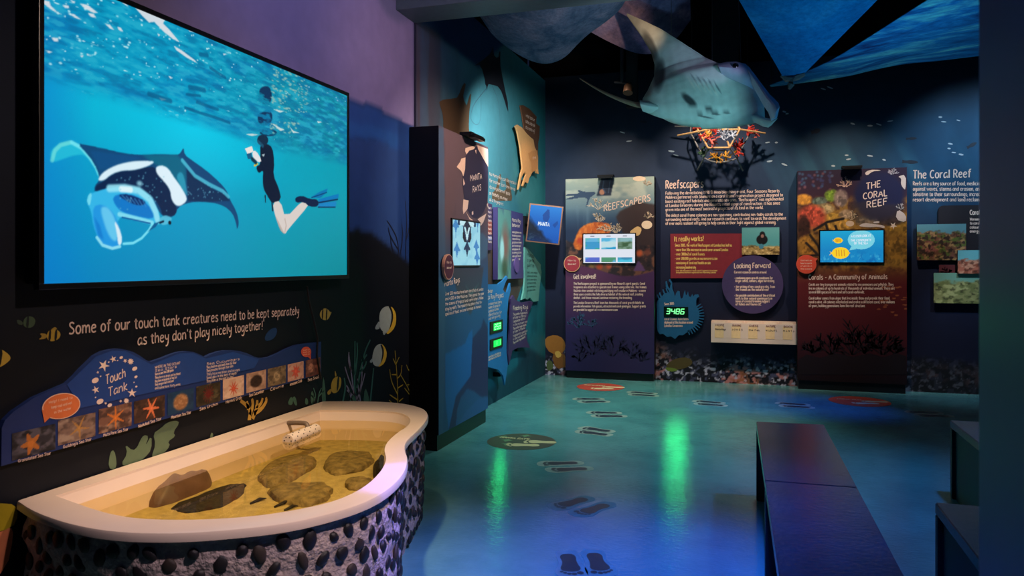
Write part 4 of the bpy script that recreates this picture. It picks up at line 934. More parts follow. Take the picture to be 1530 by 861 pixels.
pr('print', z4([(-20,185),(46,200),(46,290),(-20,290)]), (130, 60, 50), k, pl, .001); pr('print', z4([(-20,300),(46,305),(46,330),(-20,330)]), (120, 120, 150), k, pl, .001)
for i in range(9): text(pl, 'manta facts', z4([(-14, 100+31*i)])[0], z4([(44, 108+30*i)])[0], 3.2, .2, 'lettering', CREAM, k, detail=0)
k, pl = sign('information_board', [(743,309.5),(781.5,319.5),(782,416),(743,418)], .06, (66, 56, 104), 'purple board with an underwater photo on its left half', 'information board', .045, sm=0)
u0, u1, v0, v1 = pl.uv(744, 360)[0], pl.uv(763.5, 360)[0], pl.uv(754, 417)[1], pl.uv(754, 313)[1]
photo(pl, u0, u1, v0, v1, ((86,130,120),(110,150,140),(70,104,110)), 77, lambda r, *a: (r.mix(np.clip(1-np.hypot((r.S-.55)/.4, (r.T-.5)/.4), 0, 1)*1.4, (120, 84, 74)), r.mix(np.clip(1-np.hypot((r.S-.3)/.2, (r.T-.42)/.22), 0, 1)*2, (150, 190, 190)), r.mix(np.clip(1-np.hypot((r.S-.5)/.3, (r.T-.15)/.2), 0, 1)*1.5, (60, 80, 60))), 'photo', k, 30)
text(pl, 'Manta Ray', (765, 331), (778, 333), 5, .18, 'heading', CREAM, k); text(pl, 'Behaviour', (765, 338.5), (777, 340), 5, .18, 'heading', CREAM, k)
for i in range(9): text(pl, ['mantas glide over reefs', 'to cleaning stations', 'where small fish eat', 'parasites and dead', 'skin from their gills'][i % 5], (765, 348+5.2*i), (779-(i % 3), 349.3+4.9*i), 3, .2, 'lettering', CREAM, k, detail=0)
slab('disc', pl, ell(*pl.uv(771, 396), .085, .085, 24), .012, flat((92, 66, 122)), k, .0)
MM = (188, 214, 196)
k, pl = sign('manta_sign', z4([(285,380),(300,385),(340,430),(375,480),(398,505),(396,530),(403,560),(392,640),(380,765),(345,770),(320,740),(300,755),(285,745),(262,757),(275,700),(285,600),(282,480)]), .03, (104, 170, 156), 'pale green manta-shaped sign under the tilted monitor', sm=0)
for i, s_ in enumerate(['Mantas', 'a gentle', 'giant fish']): text(pl, s_, z4([(300, 445+38*i)])[0], z4([(350, 455+34*i)])[0], 5, .17, 'heading', flat((40, 70, 72)), k)
for i in range(6): text(pl, 'up to seven metres', z4([(300, 565+26*i)])[0], z4([(372-3*i, 570+24*i)])[0], 3, .18, 'lettering', flat((40, 70, 72)), k, detail=0)
k, pl = sign('manta_sign', z6([(415,290),(414,270),(422,256),(432,275),(455,285),(490,278),(497,284),(482,320),(470,380),(475,430),(486,455),(460,453),(440,455),(420,465),(406,520),(403,480),(410,400),(412,340)]), .05, (70, 50, 92), 'purple manta-shaped sign beside the blue manta sign', sm=0)
text(pl, 'Feeding Rays', z5([(178,188)])[0], z5([(275,178)])[0], 6, .17, 'heading', CREAM, k)
for i in range(9): text(pl, ['They swallow huge amounts', 'of water to filter out', 'zooplankton and krill', 'in the nutrient rich'][i % 4], z5([(178, 222+23*i)])[0], z5([(270-(i % 3)*7, 208+19.5*i)])[0], 3.4, .18, 'lettering', CREAM, k, detail=0)
kb, pl = sign('manta_sign', z6([(300,212),(330,215),(365,215),(385,200),(398,183),(402,190),(392,210),(384,235),(390,245),(400,245),(406,225),(411,210),(413,235),(404,275),(399,330),(398,400),(397,470),(402,520),(391,597),(384,560),(366,538),(330,528),(300,528)]), .092, (34, 110, 168), 'blue manta-shaped sign with two green number displays', sm=0)
text(pl, 'Maldivian', z5([(-8,82)])[0], z5([(48,74)])[0], 6, .17, 'heading', CREAM, kb); text(pl, 'Manta Ray Project', z5([(-20,124)])[0], z5([(118,102)])[0], 7, .17, 'heading', CREAM, kb)
for i in range(5): text(pl, ['a research and charity', 'number of mantas now', 'sighted at Landaa', 'identified so far', 'and still growing'][i], z5([(20, 156+24*i)])[0], z5([(106-10*(i % 3), 140+22*i)])[0], 4, .18, 'lettering', CREAM, kb, detail=0)
for i in range(2): text(pl, 'identified in the Maldives', z5([(20, 497+17*i)])[0], z5([(100, 465+15*i)])[0], 3.4, .2, 'lettering', CREAM, kb, detail=0)
LEDB = mat('led_window', (6, 40, 16), rough=.2); LEDG = mat('led_green', (150, 255, 170), emit=2., rough=.4); LEDS = mat('led_glow', (24, 220, 80), emit=1.6)
SEG = {'0':'abcdef','1':'bc','2':'abged','3':'abgcd','4':'fgbc','5':'afgcd','6':'afgedc','7':'abc','8':'abcdefg','9':'abcdfg'}
def led(par, pl, u0, u1, v0, v1, digits, m_, slant=.12, th=.15):
    n = len(digits); w_ = (u1-u0)/n*.66; h_ = v1-v0; S = []
    pts = {'a':((0,1),(1,1)),'b':((1,1),(1,.5)),'c':((1,.5),(1,0)),'d':((0,0),(1,0)),'e':((0,0),(0,.5)),'f':((0,.5),(0,1)),'g':((0,.5),(1,.5))}
    for i, dg in enumerate(digits):
        x0 = u0+(u1-u0)*i/n+(u1-u0)/n*.12
        for sg in SEG[dg]:
            S.append([(x0+a*w_+b_*h_*slant, v0+b_*h_) for a, b_ in pts[sg]])
    V, Fc = ribbon(pl, S, h_*th, .010); return obj('digits', V, Fc, m_, par)
for (t_, dg) in (((333,358,380,352,398,404), '253'), ((333,425,380,418,458,466), '11')):
    u0, u1 = pl.uv(*z6([(t_[0], 380)])[0])[0], pl.uv(*z6([(t_[2], 380)])[0])[0]; v1, v0 = pl.uv(*z6([(t_[0], t_[1])])[0])[1], pl.uv(*z6([(t_[0], t_[5])])[0])[1]
    f = slab('number_display', pl, rect(u0, u1, v0, v1), .008, mat('led_case', (40, 44, 30), rough=.4), kb, .0)
    du, dv = u1-u0, v1-v0
    slab('lit_window', pl, rect(u0+du*.24, u1-du*.14, v0+dv*.2, v1-dv*.18), .001, LEDS, f, .0085)
    led(f, pl, u0+du*.28, u1-du*.16, v0+dv*.3, v1-dv*.28, dg, LEDG)
# wooden manta cut-outs
k, pl = sign('manta_cutout', zw([(228,95),(250,92),(300,120),(345,170),(360,185),(355,240),(375,255),(385,260),(382,340),(372,400),(370,510),(350,450),(330,370),(290,330),(265,310),(255,250),(245,180)]), .02, (104, 68, 48), 'dark brown wooden manta cut-out with lettering high on the wall', 'cut-out', .012, 'wooden manta cut-outs', sm=0)
for i, s_ in enumerate(['what colour', 'is the underside', 'of a manta ray?']): text(pl, s_, zw([(270, 185+48*i)])[0], zw([(345, 225+45*i)])[0], 5, .18, 'lettering', CREAM, k, detail=0)
k, pl = sign('manta_cutout', zw([(190,260),(205,250),(240,270),(280,320),(310,350),(335,370),(345,430),(355,450),(370,500),(370,600),(376,645),(360,640),(350,610),(320,640),(300,680),(290,720),(265,710),(250,748),(245,740),(262,690),(277,650),(266,620),(240,670),(226,740),(212,772),(220,720),(235,640),(247,600),(240,520),(225,400),(205,300)]), .075, (206, 152, 98), 'light wooden manta cut-out below the dark one on the wall', 'cut-out', .016, 'wooden manta cut-outs', sm=0)
pr('fish_print', zw([(290,480),(320,460),(365,455),(365,600),(345,620),(320,630),(315,560),(300,520)]), (190, 134, 82), k, pl, .002)
text(pl, 'lift me', zw([(325,530)])[0], zw([(352,520)])[0], 4, .18, 'lettering', CREAM, k, .004)
# tilted monitor on a wall arm
c_ = Vector((EX, 0, EH))+Vector(ray(813.5, 335))*8.35
fw = Vector(ray(813.5, 335)).normalized(); rt_ = fw.cross(Vector((0, 0, 1))).normalized(); up_ = rt_.cross(fw)
an = math.radians(-6.3); ta = Tilt(c_, rt_*math.cos(an)+up_*math.sin(an), -rt_*math.sin(an)+up_*math.cos(an))
mo = root('monitor', c_-up_*.22, 'small tilted monitor with a copper frame on a wall arm', 'monitor')
COP = mat('copper_frame', (150, 106, 84), rough=.35, metal=.6)
mw, mh = .188, .213
slab('frame', ta, rect(-mw, mw, -mh, mh), .035, COP, mo, -.035)
r = Raster(ta, -mw+.014, mw-.014, -mh+.014, mh-.014, 70, 80, (20, 96, 190))
r.mix(np.clip(r.T-.5, 0, 1)*1.6, (30, 140, 226)); r.mix(np.clip(.75-r.T-r.S*.9+.25*(r.n(5, 5, 3, 4)-.5), 0, 1)*6, (14, 26, 44)); r.mix(np.clip(.3-r.T, 0, 1)*1.4, (10, 60, 150))
r.poly([(-.03,.10),(.02,.17),(.04,.16),(.05,.08),(.03,.02),(-.02,.04)], (14, 70, 150), .9, uv=True); r.poly([(.09,.0),(.14,.05),(.15,.02),(.12,-.03)], (14, 70, 150), .8, uv=True)
r.mix(np.clip((r.n(12, 20, 3, 9)-.55)*5, 0, 1)*np.clip(.55-r.T-r.S*.6, 0, 1)*1.5, (60, 84, 100))
r.build('screen', mo, SCR, .002)
st, L_ = text_strokes('MANTA', 0); V, Fc = ribbon(ta, [[(-.07+a*.13/L_, -.02+b_*.04/9) for a, b_ in q] for q in st], .008, .004); obj('lettering', V, Fc, mat('lit_white', (225, 240, 255), emit=.9), mo)
V, Fc = tube([tuple(c_-ta.n*.03), (.14, c_.y+.12, c_.z), (.0, c_.y+.14, c_.z)], .018, 8); obj('arm', V, Fc, BLACK, mo)
box('wall_plate', .0, .02, c_.y+.06, c_.y+.22, c_.z-.1, c_.z+.1, BLACK, mo)

# ================================================================ BACK WALL
YK = YB-.165
kr, PK, ku0, ku1 = kiosk('reef_project_display', 'B', YK, 845, 977.5, 'purple reef project display panel left of the wall text', .09)
zr = lambda q: [(835+a*150/861., 255+b_*150/861.) for a, b_ in q]
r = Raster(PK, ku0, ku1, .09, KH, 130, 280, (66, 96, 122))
v = lambda y: PK.uv(910, y)[1]
r.mix(np.clip((r.V-v(330))/(v(270)-v(330)), 0, 1), (160, 176, 166)); r.mix(np.clip((v(310)-r.V)/(v(310)-v(345)), 0, 1), (30, 48, 78))
r.mix(np.clip((r.n(6, 22, 3, 3)-.52)*6, 0, 1)*np.clip((r.V-v(305))/.1, 0, 1)*.5, (210, 210, 190)); r.mix(np.clip((r.n(12, 2, 3, 5)-.52)*5, 0, 1)*np.clip((v(300)-r.V)/.1, 0, 1)*.35, (110, 140, 160))
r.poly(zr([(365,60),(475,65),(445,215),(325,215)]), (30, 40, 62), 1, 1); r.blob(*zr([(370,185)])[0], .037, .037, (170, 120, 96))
r.line(zr([(385,90),(375,150),(400,190)]), .01, (60, 76, 100)); r.line(zr([(440,80),(425,190)]), .008, (60, 76, 100))
r.poly(smooth_loop(zr([(60,205),(120,198),(180,195),(160,172),(170,166),(230,185),(290,185),(310,182),(316,200),(290,215),(262,240),(245,300),(232,318),(236,280),(250,240),(200,228),(150,240),(60,252),(60,240),(130,222),(120,212),(60,222)]), 1), (44, 66, 96), .95, 0)
r.poly(zr([(490,400),(520,350),(600,310),(680,262),(760,280),(820,290),(820,900),(500,900),(560,560)]), (58, 42, 42), .92, 3)
ns = r.n(16, 36, 4, 14); rk = r.poly(zr([(60,600),(200,640),(640,640),(820,640),(820,900),(500,1010),(60,900)]), (52, 40, 44), .9, 2)
r.mix(rk*np.clip((ns-.52)*8, 0, 1)*.8, (130, 84, 66)); r.mix(rk*np.clip((.42-ns)*8, 0, 1)*.8, (26, 24, 32))
mm_ = r.poly(smooth_loop(zr([(120,640),(140,580),(170,510),(230,460),(320,440),(420,450),(450,480),(440,545),(300,560),(205,560),(200,680),(150,680)]), 1), (206, 100, 40), 1, 1)
r.mix(mm_*np.clip((r.n(30, 60, 2, 9)-.5)*6, 0, 1)*.7, (236, 140, 62)); r.mix(mm_*np.clip((.44-r.n(26, 56, 2, 19))*6, 0, 1)*.7, (150, 54, 24))
for q, c in [((350,820),(196, 72, 40)), ((430,815),(206, 90, 60)), ((690,710),(206, 90, 50)), ((180,600),(190, 60, 40)), ((760,700),(110,60,50)), ((280,825),(150,110,60))]: r.blob(*zr([q])[0], .05, .055, c, .85, .6)
low = np.clip((v(404)+.06*np.sin((r.U-ku0)*5.2+.8)-r.V)/.02, 0, 1)
r.mix(low, (92, 48, 84)); r.mix(low*np.clip((v(430)-r.V)/(v(430)-v(500)), 0, 1), (44, 38, 84)); r.mix(low*np.clip((r.S-.3)/.5, 0, 1)*.5, (56, 44, 88))
r.poly(zr([(640,861),(680,770),(720,820),(745,861)]), (96, 66, 110), 1, 1)
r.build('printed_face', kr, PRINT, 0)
# white coral line art
def coral(plane, par, cx, cy, s_, col, n=9, seed=0, w=.006, spread=1.2, up=-1, off=.0016, name='coral_print'):
    rs = random.Random(seed); L_ = []
    def br(x, y, a, l, dpt):
        x2, y2 = x+l*math.sin(a), y+up*l*math.cos(a); L_.append([(x, y), ((x+x2)/2+rs.uniform(-.06, .06)*l, (y+y2)/2), (x2, y2)])
        if dpt:
            for _ in range(2 if dpt > 1 else 3): br(x+(x2-x)*rs.uniform(.5, 1), y+(y2-y)*rs.uniform(.5, 1), a+rs.uniform(-spread, spread)*.7, l*rs.uniform(.5, .75), dpt-1)
    for k in range(n): br(cx+rs.uniform(-.1, .1)*s_, cy, (k/(n-1)-.5)*spread*1.6, s_*rs.uniform(.35, .6), 2)
    return brs(plane, col, par, name, L_, w, off, 0)
CRM = (232, 206, 176)
for x, y, s_, n, sd in [(345,335,120,5,1),(345,440,90,7,2),(490,535,110,8,3),(765,410,60,5,5),(755,130,60,6,6),(400,520,70,6,8)]:
    coral(PK, kr, *zr([(x, y)])[0], s_*150/861., CRM, n, sd, .006)
pr('coral_print', zr(ell(755, 465, 46, 36, 18)), CRM, kr, PK, .0014); pr('coral_print', zr(smooth_loop([(600,530),(650,490),(680,475),(715,500),(690,560),(640,560)], 1)), (216, 176, 120), kr, PK, .0014); pr('coral_print', zr(ell(690, 70, 56, 22, 16)), CRM, kr, PK, .0014)
for i, ch in enumerate(range(1)): text(PK, 'REEFSCAPERS', zr([(385,350)])[0], zr([(792,258)])[0], 9.5, .15, 'title', CREAM, kr, .003, 1)
u0, u1, v0, v1 = PK.uv(872, 370)[0], PK.uv(949, 370)[0], PK.uv(910, 393)[1], PK.uv(910, 350)[1]
r = Raster(PK, u0, u1, v0, v1, 150, 86, (222, 226, 238))
for i in range(3):
    for (t0, t1, pal) in ((.48, .86, [((60,150,200),(40,170,110)), ((30,150,200),(190,220,226)), ((120,150,130),(60,90,60))][i]), (.03, .19, [((70,80,190),(40,160,210)), ((60,130,80),(80,170,220)), ((60,190,220),(40,120,160))][i])):
        s0 = .035+.315*i; m_ = (r.S > s0) & (r.S < s0+.285) & (r.T > t0) & (r.T < t1)
        r.mix(m_*1., pal[0]); r.mix(m_*np.clip((r.n(5, 5, 3, 50+i)-.5)*6, 0, 1), pal[1]); r.mix(m_*(r.T > t1-.12)*np.clip((t1-t0)*2, 0, 1)*.6, (150, 210, 240))
    r.mix(((np.abs(r.S-(.18+.315*i)) < .04) & (np.abs(r.T-.93) < .02))*.6, (90, 90, 110))
screen(kr, PK, u0, u1, v0, v1, r)
badge(kr, PK, 855.5, 394, 12.5, (170, 52, 66), (228, 170, 120), ['How to', 'donate now?'], True, 'small round crimson sign with pale rim')
lamp(kr, PK, 906, 266, .19)
text(PK, 'Get involved!', (857, 417), (891, 416.5), 7, .15, 'heading', CREAM, kr)
P1 = [('The Reefscapers project is sponsored by our Resort\'s spirit guests. Coral', 964), ('fragments are attached to special steel frames using cable ties. The frames', 966), ('flourish when seeded with living and dying reef residue in Maldives - a mere', 965), ('three years creates the fully diverse habitat of the natural reef, creating', 961), ('shelter. And these rescues continue restoring the breeding.', 945)]
P2 = [('The Landaa Giraavaru Reef team has thousands of coral growth labels to', 962), ('provide information: fish species, attracted and coral genotypes. Support grants', 965), ('are provided to support at www.marinesavers.com', 923)]
para(PK, P1, (857, 425.5), 5.3, 3.4, .2, kr); para(PK, P2, (857, 454), 5.3, 3.4, .2, kr)
coral(PK, kr, 864, 490, 20, (52, 88, 124), 5, 21, .012, 1.0); coral(PK, kr, 884, 489, 16, (52, 88, 124), 4, 22, .009, 1.0)
for q in ((866,540,24),(885,530,36),(915,532,34),(945,536,30),(958,540,20)): coral(PK, kr, q[0], q[1], q[2], (34, 30, 66), 6, q[0], .012, 1.1)

# ---- lettering and prints on the back wall
text(PBW, 'Reefscapers', (994.5, 282), (1052, 280), 12, .13, 'heading', CREAM, wall_back)
T1 = [('Following the devastating 1998 El Nino bleaching event, Four Seasons Resorts', 1165), ('Maldives partnered with Seamarc on a coral frame regeneration project designed to', 1170), ('boost existing reef habitats and generate new ones. "Reefscapers" was implemented', 1171), ("at Landaa Giraavaru during the Resort's initial stage of construction; it has since", 1166), ('grown into one of the most successful projects of its kind in the world.', 1141)]
T2 = [('The oldest coral frame colonies are now spawning, contributing new baby corals to the', 1170), ('surrounding natural reefs. And our research continues to work towards the development', 1175), ('of ever more resilient offspring to help corals in their fight against global warming.', 1160)]
para(PBW, T1, (994.5, 291), 6.1, 4.3, .17, wall_back, slope=-.022); para(PBW, T2, (994.5, 324), 6.0, 4.3, .17, wall_back, slope=-.010)
zc2 = lambda q: [(1355+a*115/275., 240+b_*115/275.) for a, b_ in q]
text(PBW, 'The Coral Reef', (1364, 267), (1452, 265), 12, .13, 'heading', CREAM, wall_back)
para(PBW, [('Reefs are a key source of food, medicines, and protection', 1512), ('against waves, storms and erosion, and are highly', 1496), ('sensitive to their surroundings; increased pollution', 1500), ('resort development and land reclamation affect', 1498)], (1364, 277), 8.0, 5.6, .15, wall_back)
rs = random.Random(3)
for i, (x, y) in enumerate([(1265,232),(1268,238),(1160,213),(1245,248),(1300,233),(1321,239),(1420,215),(1418,222),(1432,180),(1274,185),(1300,188),(1313,186),(1330,181),(1405,175),(1410,182),(1425,228),(1436,231),(1172,246),(930,198),(1003,226),(1010,232),(1147,213),(1150,241),(940,211),(1172,167),(1176,170),(1230,133),(1240,131)]):
    pr('fleck_print', ell(x, y, rs.uniform(2.5, 5), rs.uniform(.8, 1.4), 8, rs.uniform(-.2, .35)), (178, 196, 206), wall_back, PBW, .001)
for x, y, w_, h_, a in [(1219,196,8,4,-.3),(1360,242,13,3,.05),(1362,207,9,2.2,-.05),(1452,217,9,3,-.5),(962,182,6,2,.1)]:
    pr('fish_print', [(x+(a0*w_*math.cos(a)-b0*h_*math.sin(a)), y+(a0*w_*math.sin(a)+b0*h_*math.cos(a))) for a0, b0 in [(1,0),(.6,.7),(0,1),(-.5,.5),(-1,.9),(-.85,0),(-1,-.9),(-.5,-.5),(0,-1),(.6,-.7)]], (14, 30, 48), wall_back, PBW, .0012, 1)
# reef fish and corals printed along the skirting
pr('fish_print', [(994,548),(1000,541),(1012,535),(1028,534),(1036,541),(1030,548),(1014,553),(1002,552)], (84, 70, 36), wall_back, PBW, .0012, 1); pr('fin', [(992,549),(1008,550),(1014,554),(1000,556)], (110, 130, 50), wall_back, PBW, .0014, 1)
for q, c in (([(815,504),(830,500),(842,506),(846,520),(838,530),(822,528),(814,516)], (160, 104, 40)), ([(824,530),(836,526),(846,532),(848,548),(830,552)], (130, 84, 36)), ([(816,540),(824,538),(828,550),(818,556)], (84, 100, 60))): pr('coral_print', q, c, wall_back, PBW, .0014, 1)
pr('coral_print', [(828,526),(836,524),(840,532),(832,536)], (210, 170, 80), wall_back, PBW, .0018, 1)

# ---- boards hung on the back wall
def bboard(name, pts, d, col, label, cat, th=.02, uv=False, extra=None):
    pl = Plane('B', YB-d); P = pts if uv else px(pl, pts)
    u = sum(p[0] for p in P)/len(P); k = root(name, (u, YB-d/2, min(p[1] for p in P)), label, cat)
    slab('board', pl, P, th, col if not isinstance(col, tuple) else flat(col), k, -th)
    if d-th > .006: box('spacer', u-.03, u+.03, YB-(d-th), YB-.001, min(p[1] for p in P)+.08, min(p[1] for p in P)+.14, BLACK, k)
    return k, pl
def rpx(pl, x0, x1, y0, y1): xm, ym = (x0+x1)/2, (y0+y1)/2; return pl.uv(x0, ym)[0], pl.uv(x1, ym)[0], pl.uv(xm, y1)[1], pl.uv(xm, y0)[1]
k, pl = bboard('information_board', [(1001.5,349.5),(1130,349),(1130,415.5),(1002,416)], .03, (132, 36, 48), 'rectangular crimson board with yellow lettering on the back wall', 'information board')
YL = flat((240, 196, 110))
text(pl, 'It really works!', (1007.5, 361), (1052, 360), 7.5, .16, 'heading', YL, k)
para(pl, [('Since 2005, the work of Reefscapers at Landaa has led to:', 1094), ('- more than 50% increase in coral cover around Landaa', 1088), ('- over 3000m2 of coral frames', 1053), ('- over 200,000 growths on marinesavers.com', 1072), ('- monitoring of coral reef health on site', 1062), ('- increasing biodiversity', 1040)], (1008.5, 368.5), 6.6, 4, .18, k, YL)
para(pl, [('Over 100 thousand of these coral fragments have been', 1072), ('transplanted and have regenerated into flourishing colonies', 1070)], (1010, 405.5), 2.8, 2, .2, k, YL)
k, pl = bboard('round_board', ell(*PBW.uv(1124, 425), .335, .335, 48), .055, (68, 54, 96), 'round purple board overlapping the crimson board', 'information board', uv=True)
text(pl, 'Looking Forward', (1097, 401), (1152, 400.5), 7.5, .16, 'heading', CREAM, k)
para(pl, [('Current research centres around:', 1146), ('', 0), ('- combining open growth conditions for', 1155), ('  larger calves, corners, algae harvesting', 1157), ('', 0), ('- the setting of new coral growths, from', 1158), ('  the frames on the natural reef', 1149), ('', 0), ('- the possible contributions of the artificial', 1158), ('  reefs to their natural counterparts in', 1154), ('  terms of created breeding support', 1150), ('  of fishes and fauna etc.', 1138)], (1097, 408.5), 4.35, 3.6, .19, k)
def pboard(x0, x1, y0, y1, d, pal, seed, subj, label, n=60, sc=5, sx=.5, s0=.001):
    pl = Plane('B', YB-d); u0, u1, v0, v1 = rpx(pl, x0, x1, y0, y1)
    k = root('photo_panel', ((u0+u1)/2, YB-d/2, v0), label, 'photo')
    slab('panel', pl, rect(u0, u1, v0, v1), .025, BLACK, k, -.0255)
    if d > .04: box('spacer', u0+(u1-u0)*sx-.04, u0+(u1-u0)*sx+.04, YB-d+.026, YB-s0, (v0+v1)/2-.04, (v0+v1)/2+.04, BLACK, k)
    photo(pl, u0, u1, v0, v1, pal, seed, subj, 'picture', k, n, off=.0005, sc=sc); return k, pl
def subj_diver(r, *a):
    T, S = r.T, r.S; r.a[:] = (84, 156, 158); r.mix(np.clip(T-.5, 0, 1)*1.2, (110, 170, 168))
    n = r.n(14, 14, 3, 3); bt = np.clip((.34-T+.1*(n-.5))*20, 0, 1); r.mix(bt, (170, 140, 84)); r.mix(bt*np.clip((n-.52)*8, 0, 1), (96, 74, 40)); r.mix(bt*np.clip((.42-n)*8, 0, 1), (220, 190, 130))
    r.mix(np.clip((1-np.hypot((S-.54)/.16, (T-.55)/.2))*8, 0, 1), (20, 18, 22)); r.mix(np.clip((1-np.hypot((S-.55)/.08, (T-.74)/.12))*8, 0, 1), (24, 22, 26)); r.mix(np.clip((1-np.hypot((S-.55)/.045, (T-.68)/.07))*8, 0, 1), (150, 110, 100)); r.mix(np.clip((1-np.hypot((S-.52)/.07, (T-.3)/.1))*8, 0, 1), (70, 130, 150))
pboard(1108.5, 1164.5, 340, 380.5, .06, ((84,156,158),), 1, subj_diver, 'photo of a scuba diver over coral, above the round purple board', 70)
# coral-shaped counter
zn = lambda q: [(975+a*225/1140., 410+b_*225/1140.) for a, b_ in q]
rs = random.Random(8); base_ = [(15,210),(40,170)]
P = [(34,215),(36,205)]
for (x, y) in [(45,190),(60,175),(85,150),(110,140)]:
    P += [(x, y), (x-12, y-34), (x-4, y-38), (x+10, y-6)]
P += [(130,140),(118,115),(100,95),(98,55),(106,50),(116,90),(130,110),(138,70),(122,45),(130,35),(148,60),(150,110),(162,140),(168,170),(180,140),(190,125),(205,130),(208,160),(215,185),(230,175),(238,140),(245,120),(252,160),(262,150),(268,130),(275,165),(285,175),(300,150),(310,170),(318,155),(345,152),(352,170),(335,180),(330,200)]
for k in range(13):
    a = -.62+k*.155; x, y = 235+118*math.cos(a), 310+118*math.sin(a); x2, y2 = 235+156*math.cos(a+.02), 310+156*math.sin(a+.02)
    P += [(x, y), (x2, y2), (235+156*math.cos(a+.06), 310+156*math.sin(a+.06)), (235+120*math.cos(a+.09), 310+120*math.sin(a+.09))]
P += [(300,425),(260,440),(230,462),(200,460),(170,490),(140,470),(110,475),(80,450),(55,455),(40,432),(34,400)]
kc, pl = bboard('counter_sign', zn(P), .04, (26, 92, 136), 'teal coral-shaped sign with a glowing green counter', 'sign')
u0, u1, v0, v1 = rpx(pl, *[c for c in (zn([(86,0)])[0][0], zn([(270,0)])[0][0], zn([(0,246)])[0][1], zn([(0,325)])[0][1])])
f = slab('number_display', pl, rect(u0, u1, v0, v1), .008, mat('led_case_dark', (4, 26, 12), rough=.3), kc, 0)
led(f, pl, u0+(u1-u0)*.08, u1-(u1-u0)*.14, v0+(v1-v0)*.32, v1-(v1-v0)*.2, '3486', mat('led_green_bright', (120, 255, 150), emit=1.5), .16, .17)
text(pl, 'Since 2005', zn([(90,234)])[0], zn([(165,230)])[0], 3.6, .17, 'lettering', CREAM, kc, detail=0)
para(pl, [('coral frames have been', zn([(272,0)])[0][0]), ('deployed at this location around', zn([(306,0)])[0][0]), ('Landaa Giraavaru', zn([(228,0)])[0][0])], zn([(90,347)])[0], 5.1, 3.8, .18, kc)
# lit card holder with five pockets
pl = Plane('B', YB-.14); u0, u1, v0, v1 = rpx(pl, 1062.5, 1190, 482, 513.5)
ch = root('card_holder', ((u0+u1)/2, YB-.07, v0), 'long white card holder with five pockets below the round board', 'card holder')
ACW = mat('frosted_acrylic', (238, 214, 196), rough=.3, spec=.4)
box('tray', u0, u1, YB-.14, YB-.002, v0-.0, v0+.012, ACW, ch, .002); box('back_plate', u0, u1, YB-.02, YB-.002, v0, v1+.01, ACW, ch)
for i in range(6):
    x = u0+(u1-u0)*i/5; x = min(max(x, u0+.004), u1-.004); box('divider', x-.003, x+.003, YB-.138, YB-.02, v0+.012, v1, ACW, ch)
box('front_panel', u0, u1, YB-.146, YB-.14, v0, v1-.012, ACW, ch, .001)
pw = (u1-u0)/5; T_ = [('HOPE', 'Manta Rays'), ('DUGONG', 'J O K E S'), ('GUESS', 'the fish'), ('NATURE', 'W I L D L I F E'), ('BOOK', 'M A N T A')]
pc = Plane('B', YB-.05)
for i in range(5):
    a = u0+pw*i+.03
    card = root('card', (a+pw/2-.03, YB-.05, v0+.02), ['first card from the left in the white card holder', 'second card from the left in the white card holder', 'middle card in the white card holder', 'fourth card from the left in the white card holder', 'rightmost card in the white card holder'][i], 'card', 'cards in the holder')
    pq = Plane('B', YB-.10)
    slab('card_sheet', pq, rect(a, a+pw-.06, v0+.013, v1+.004), .004, flat((244, 226, 206)), card, 0)
    pf = Plane('B', YB-.147)
    slab('printed_label', pf, rect(a+.01, a+pw-.075, v0+.055, v1-.045), .0008, flat((250, 214, 160)), ch, .0)
    st, L_ = text_strokes(T_[i][0], 0); V, Fc = ribbon(pf, [[(a+.02+p_*.1/L_, v1-.05+q_*.022/9) for p_, q_ in s_] for s_ in st], .004, .002); obj('lettering', V, Fc, flat((120, 60, 60)), ch)
    st, L_ = text_strokes(T_[i][1], 0); V, Fc = ribbon(pf, [[(a+.015+p_*.12/L_, v1-.095+q_*.018/9) for p_, q_ in s_] for s_ in st], .0035, .002); obj('lettering', V, Fc, flat((90, 70, 80)), ch)

# ---- coral reef kiosk
kq, PQ, qu0, qu1 = kiosk('coral_reef_display', 'B', YB-.2, 1191.5, 1355, 'dark red coral reef display panel with fish cartoon screen', .10)
zq = lambda q: [(1185+a*180/912., 245+b_*180/912.) for a, b_ in q]
r = Raster(PQ, qu0, qu1, .10, KH, 160, 300, (60, 34, 48)); v = lambda y: PQ.uv(1273, y)[1]
r.mix(np.clip((r.V-v(300))/(v(262)-v(300)), 0, 1), (40, 26, 50)); r.mix(np.clip((v(290)-r.V)/(v(290)-v(330)), 0, 1), (120, 84, 40))
r.mix(np.clip((v(392)-r.V)/(v(392)-v(425)), 0, 1), (96, 30, 34)); r.mix(np.clip((v(440)-r.V)/(v(440)-v(560)), 0, 1)*.8, (56, 18, 28)); r.mix(np.clip((v(505)-r.V)/(v(505)-v(570)), 0, 1)*.9, (30, 18, 22))
nn_ = r.n(22, 40, 4, 5); md = np.clip((r.V-v(412))/.1, 0, 1)*np.clip((v(290)-r.V)/.1, 0, 1)
r.mix(md*np.clip((nn_-.52)*8, 0, 1)*.7, (176, 128, 50)); r.mix(md*np.clip((.44-nn_)*8, 0, 1)*.8, (54, 34, 26))
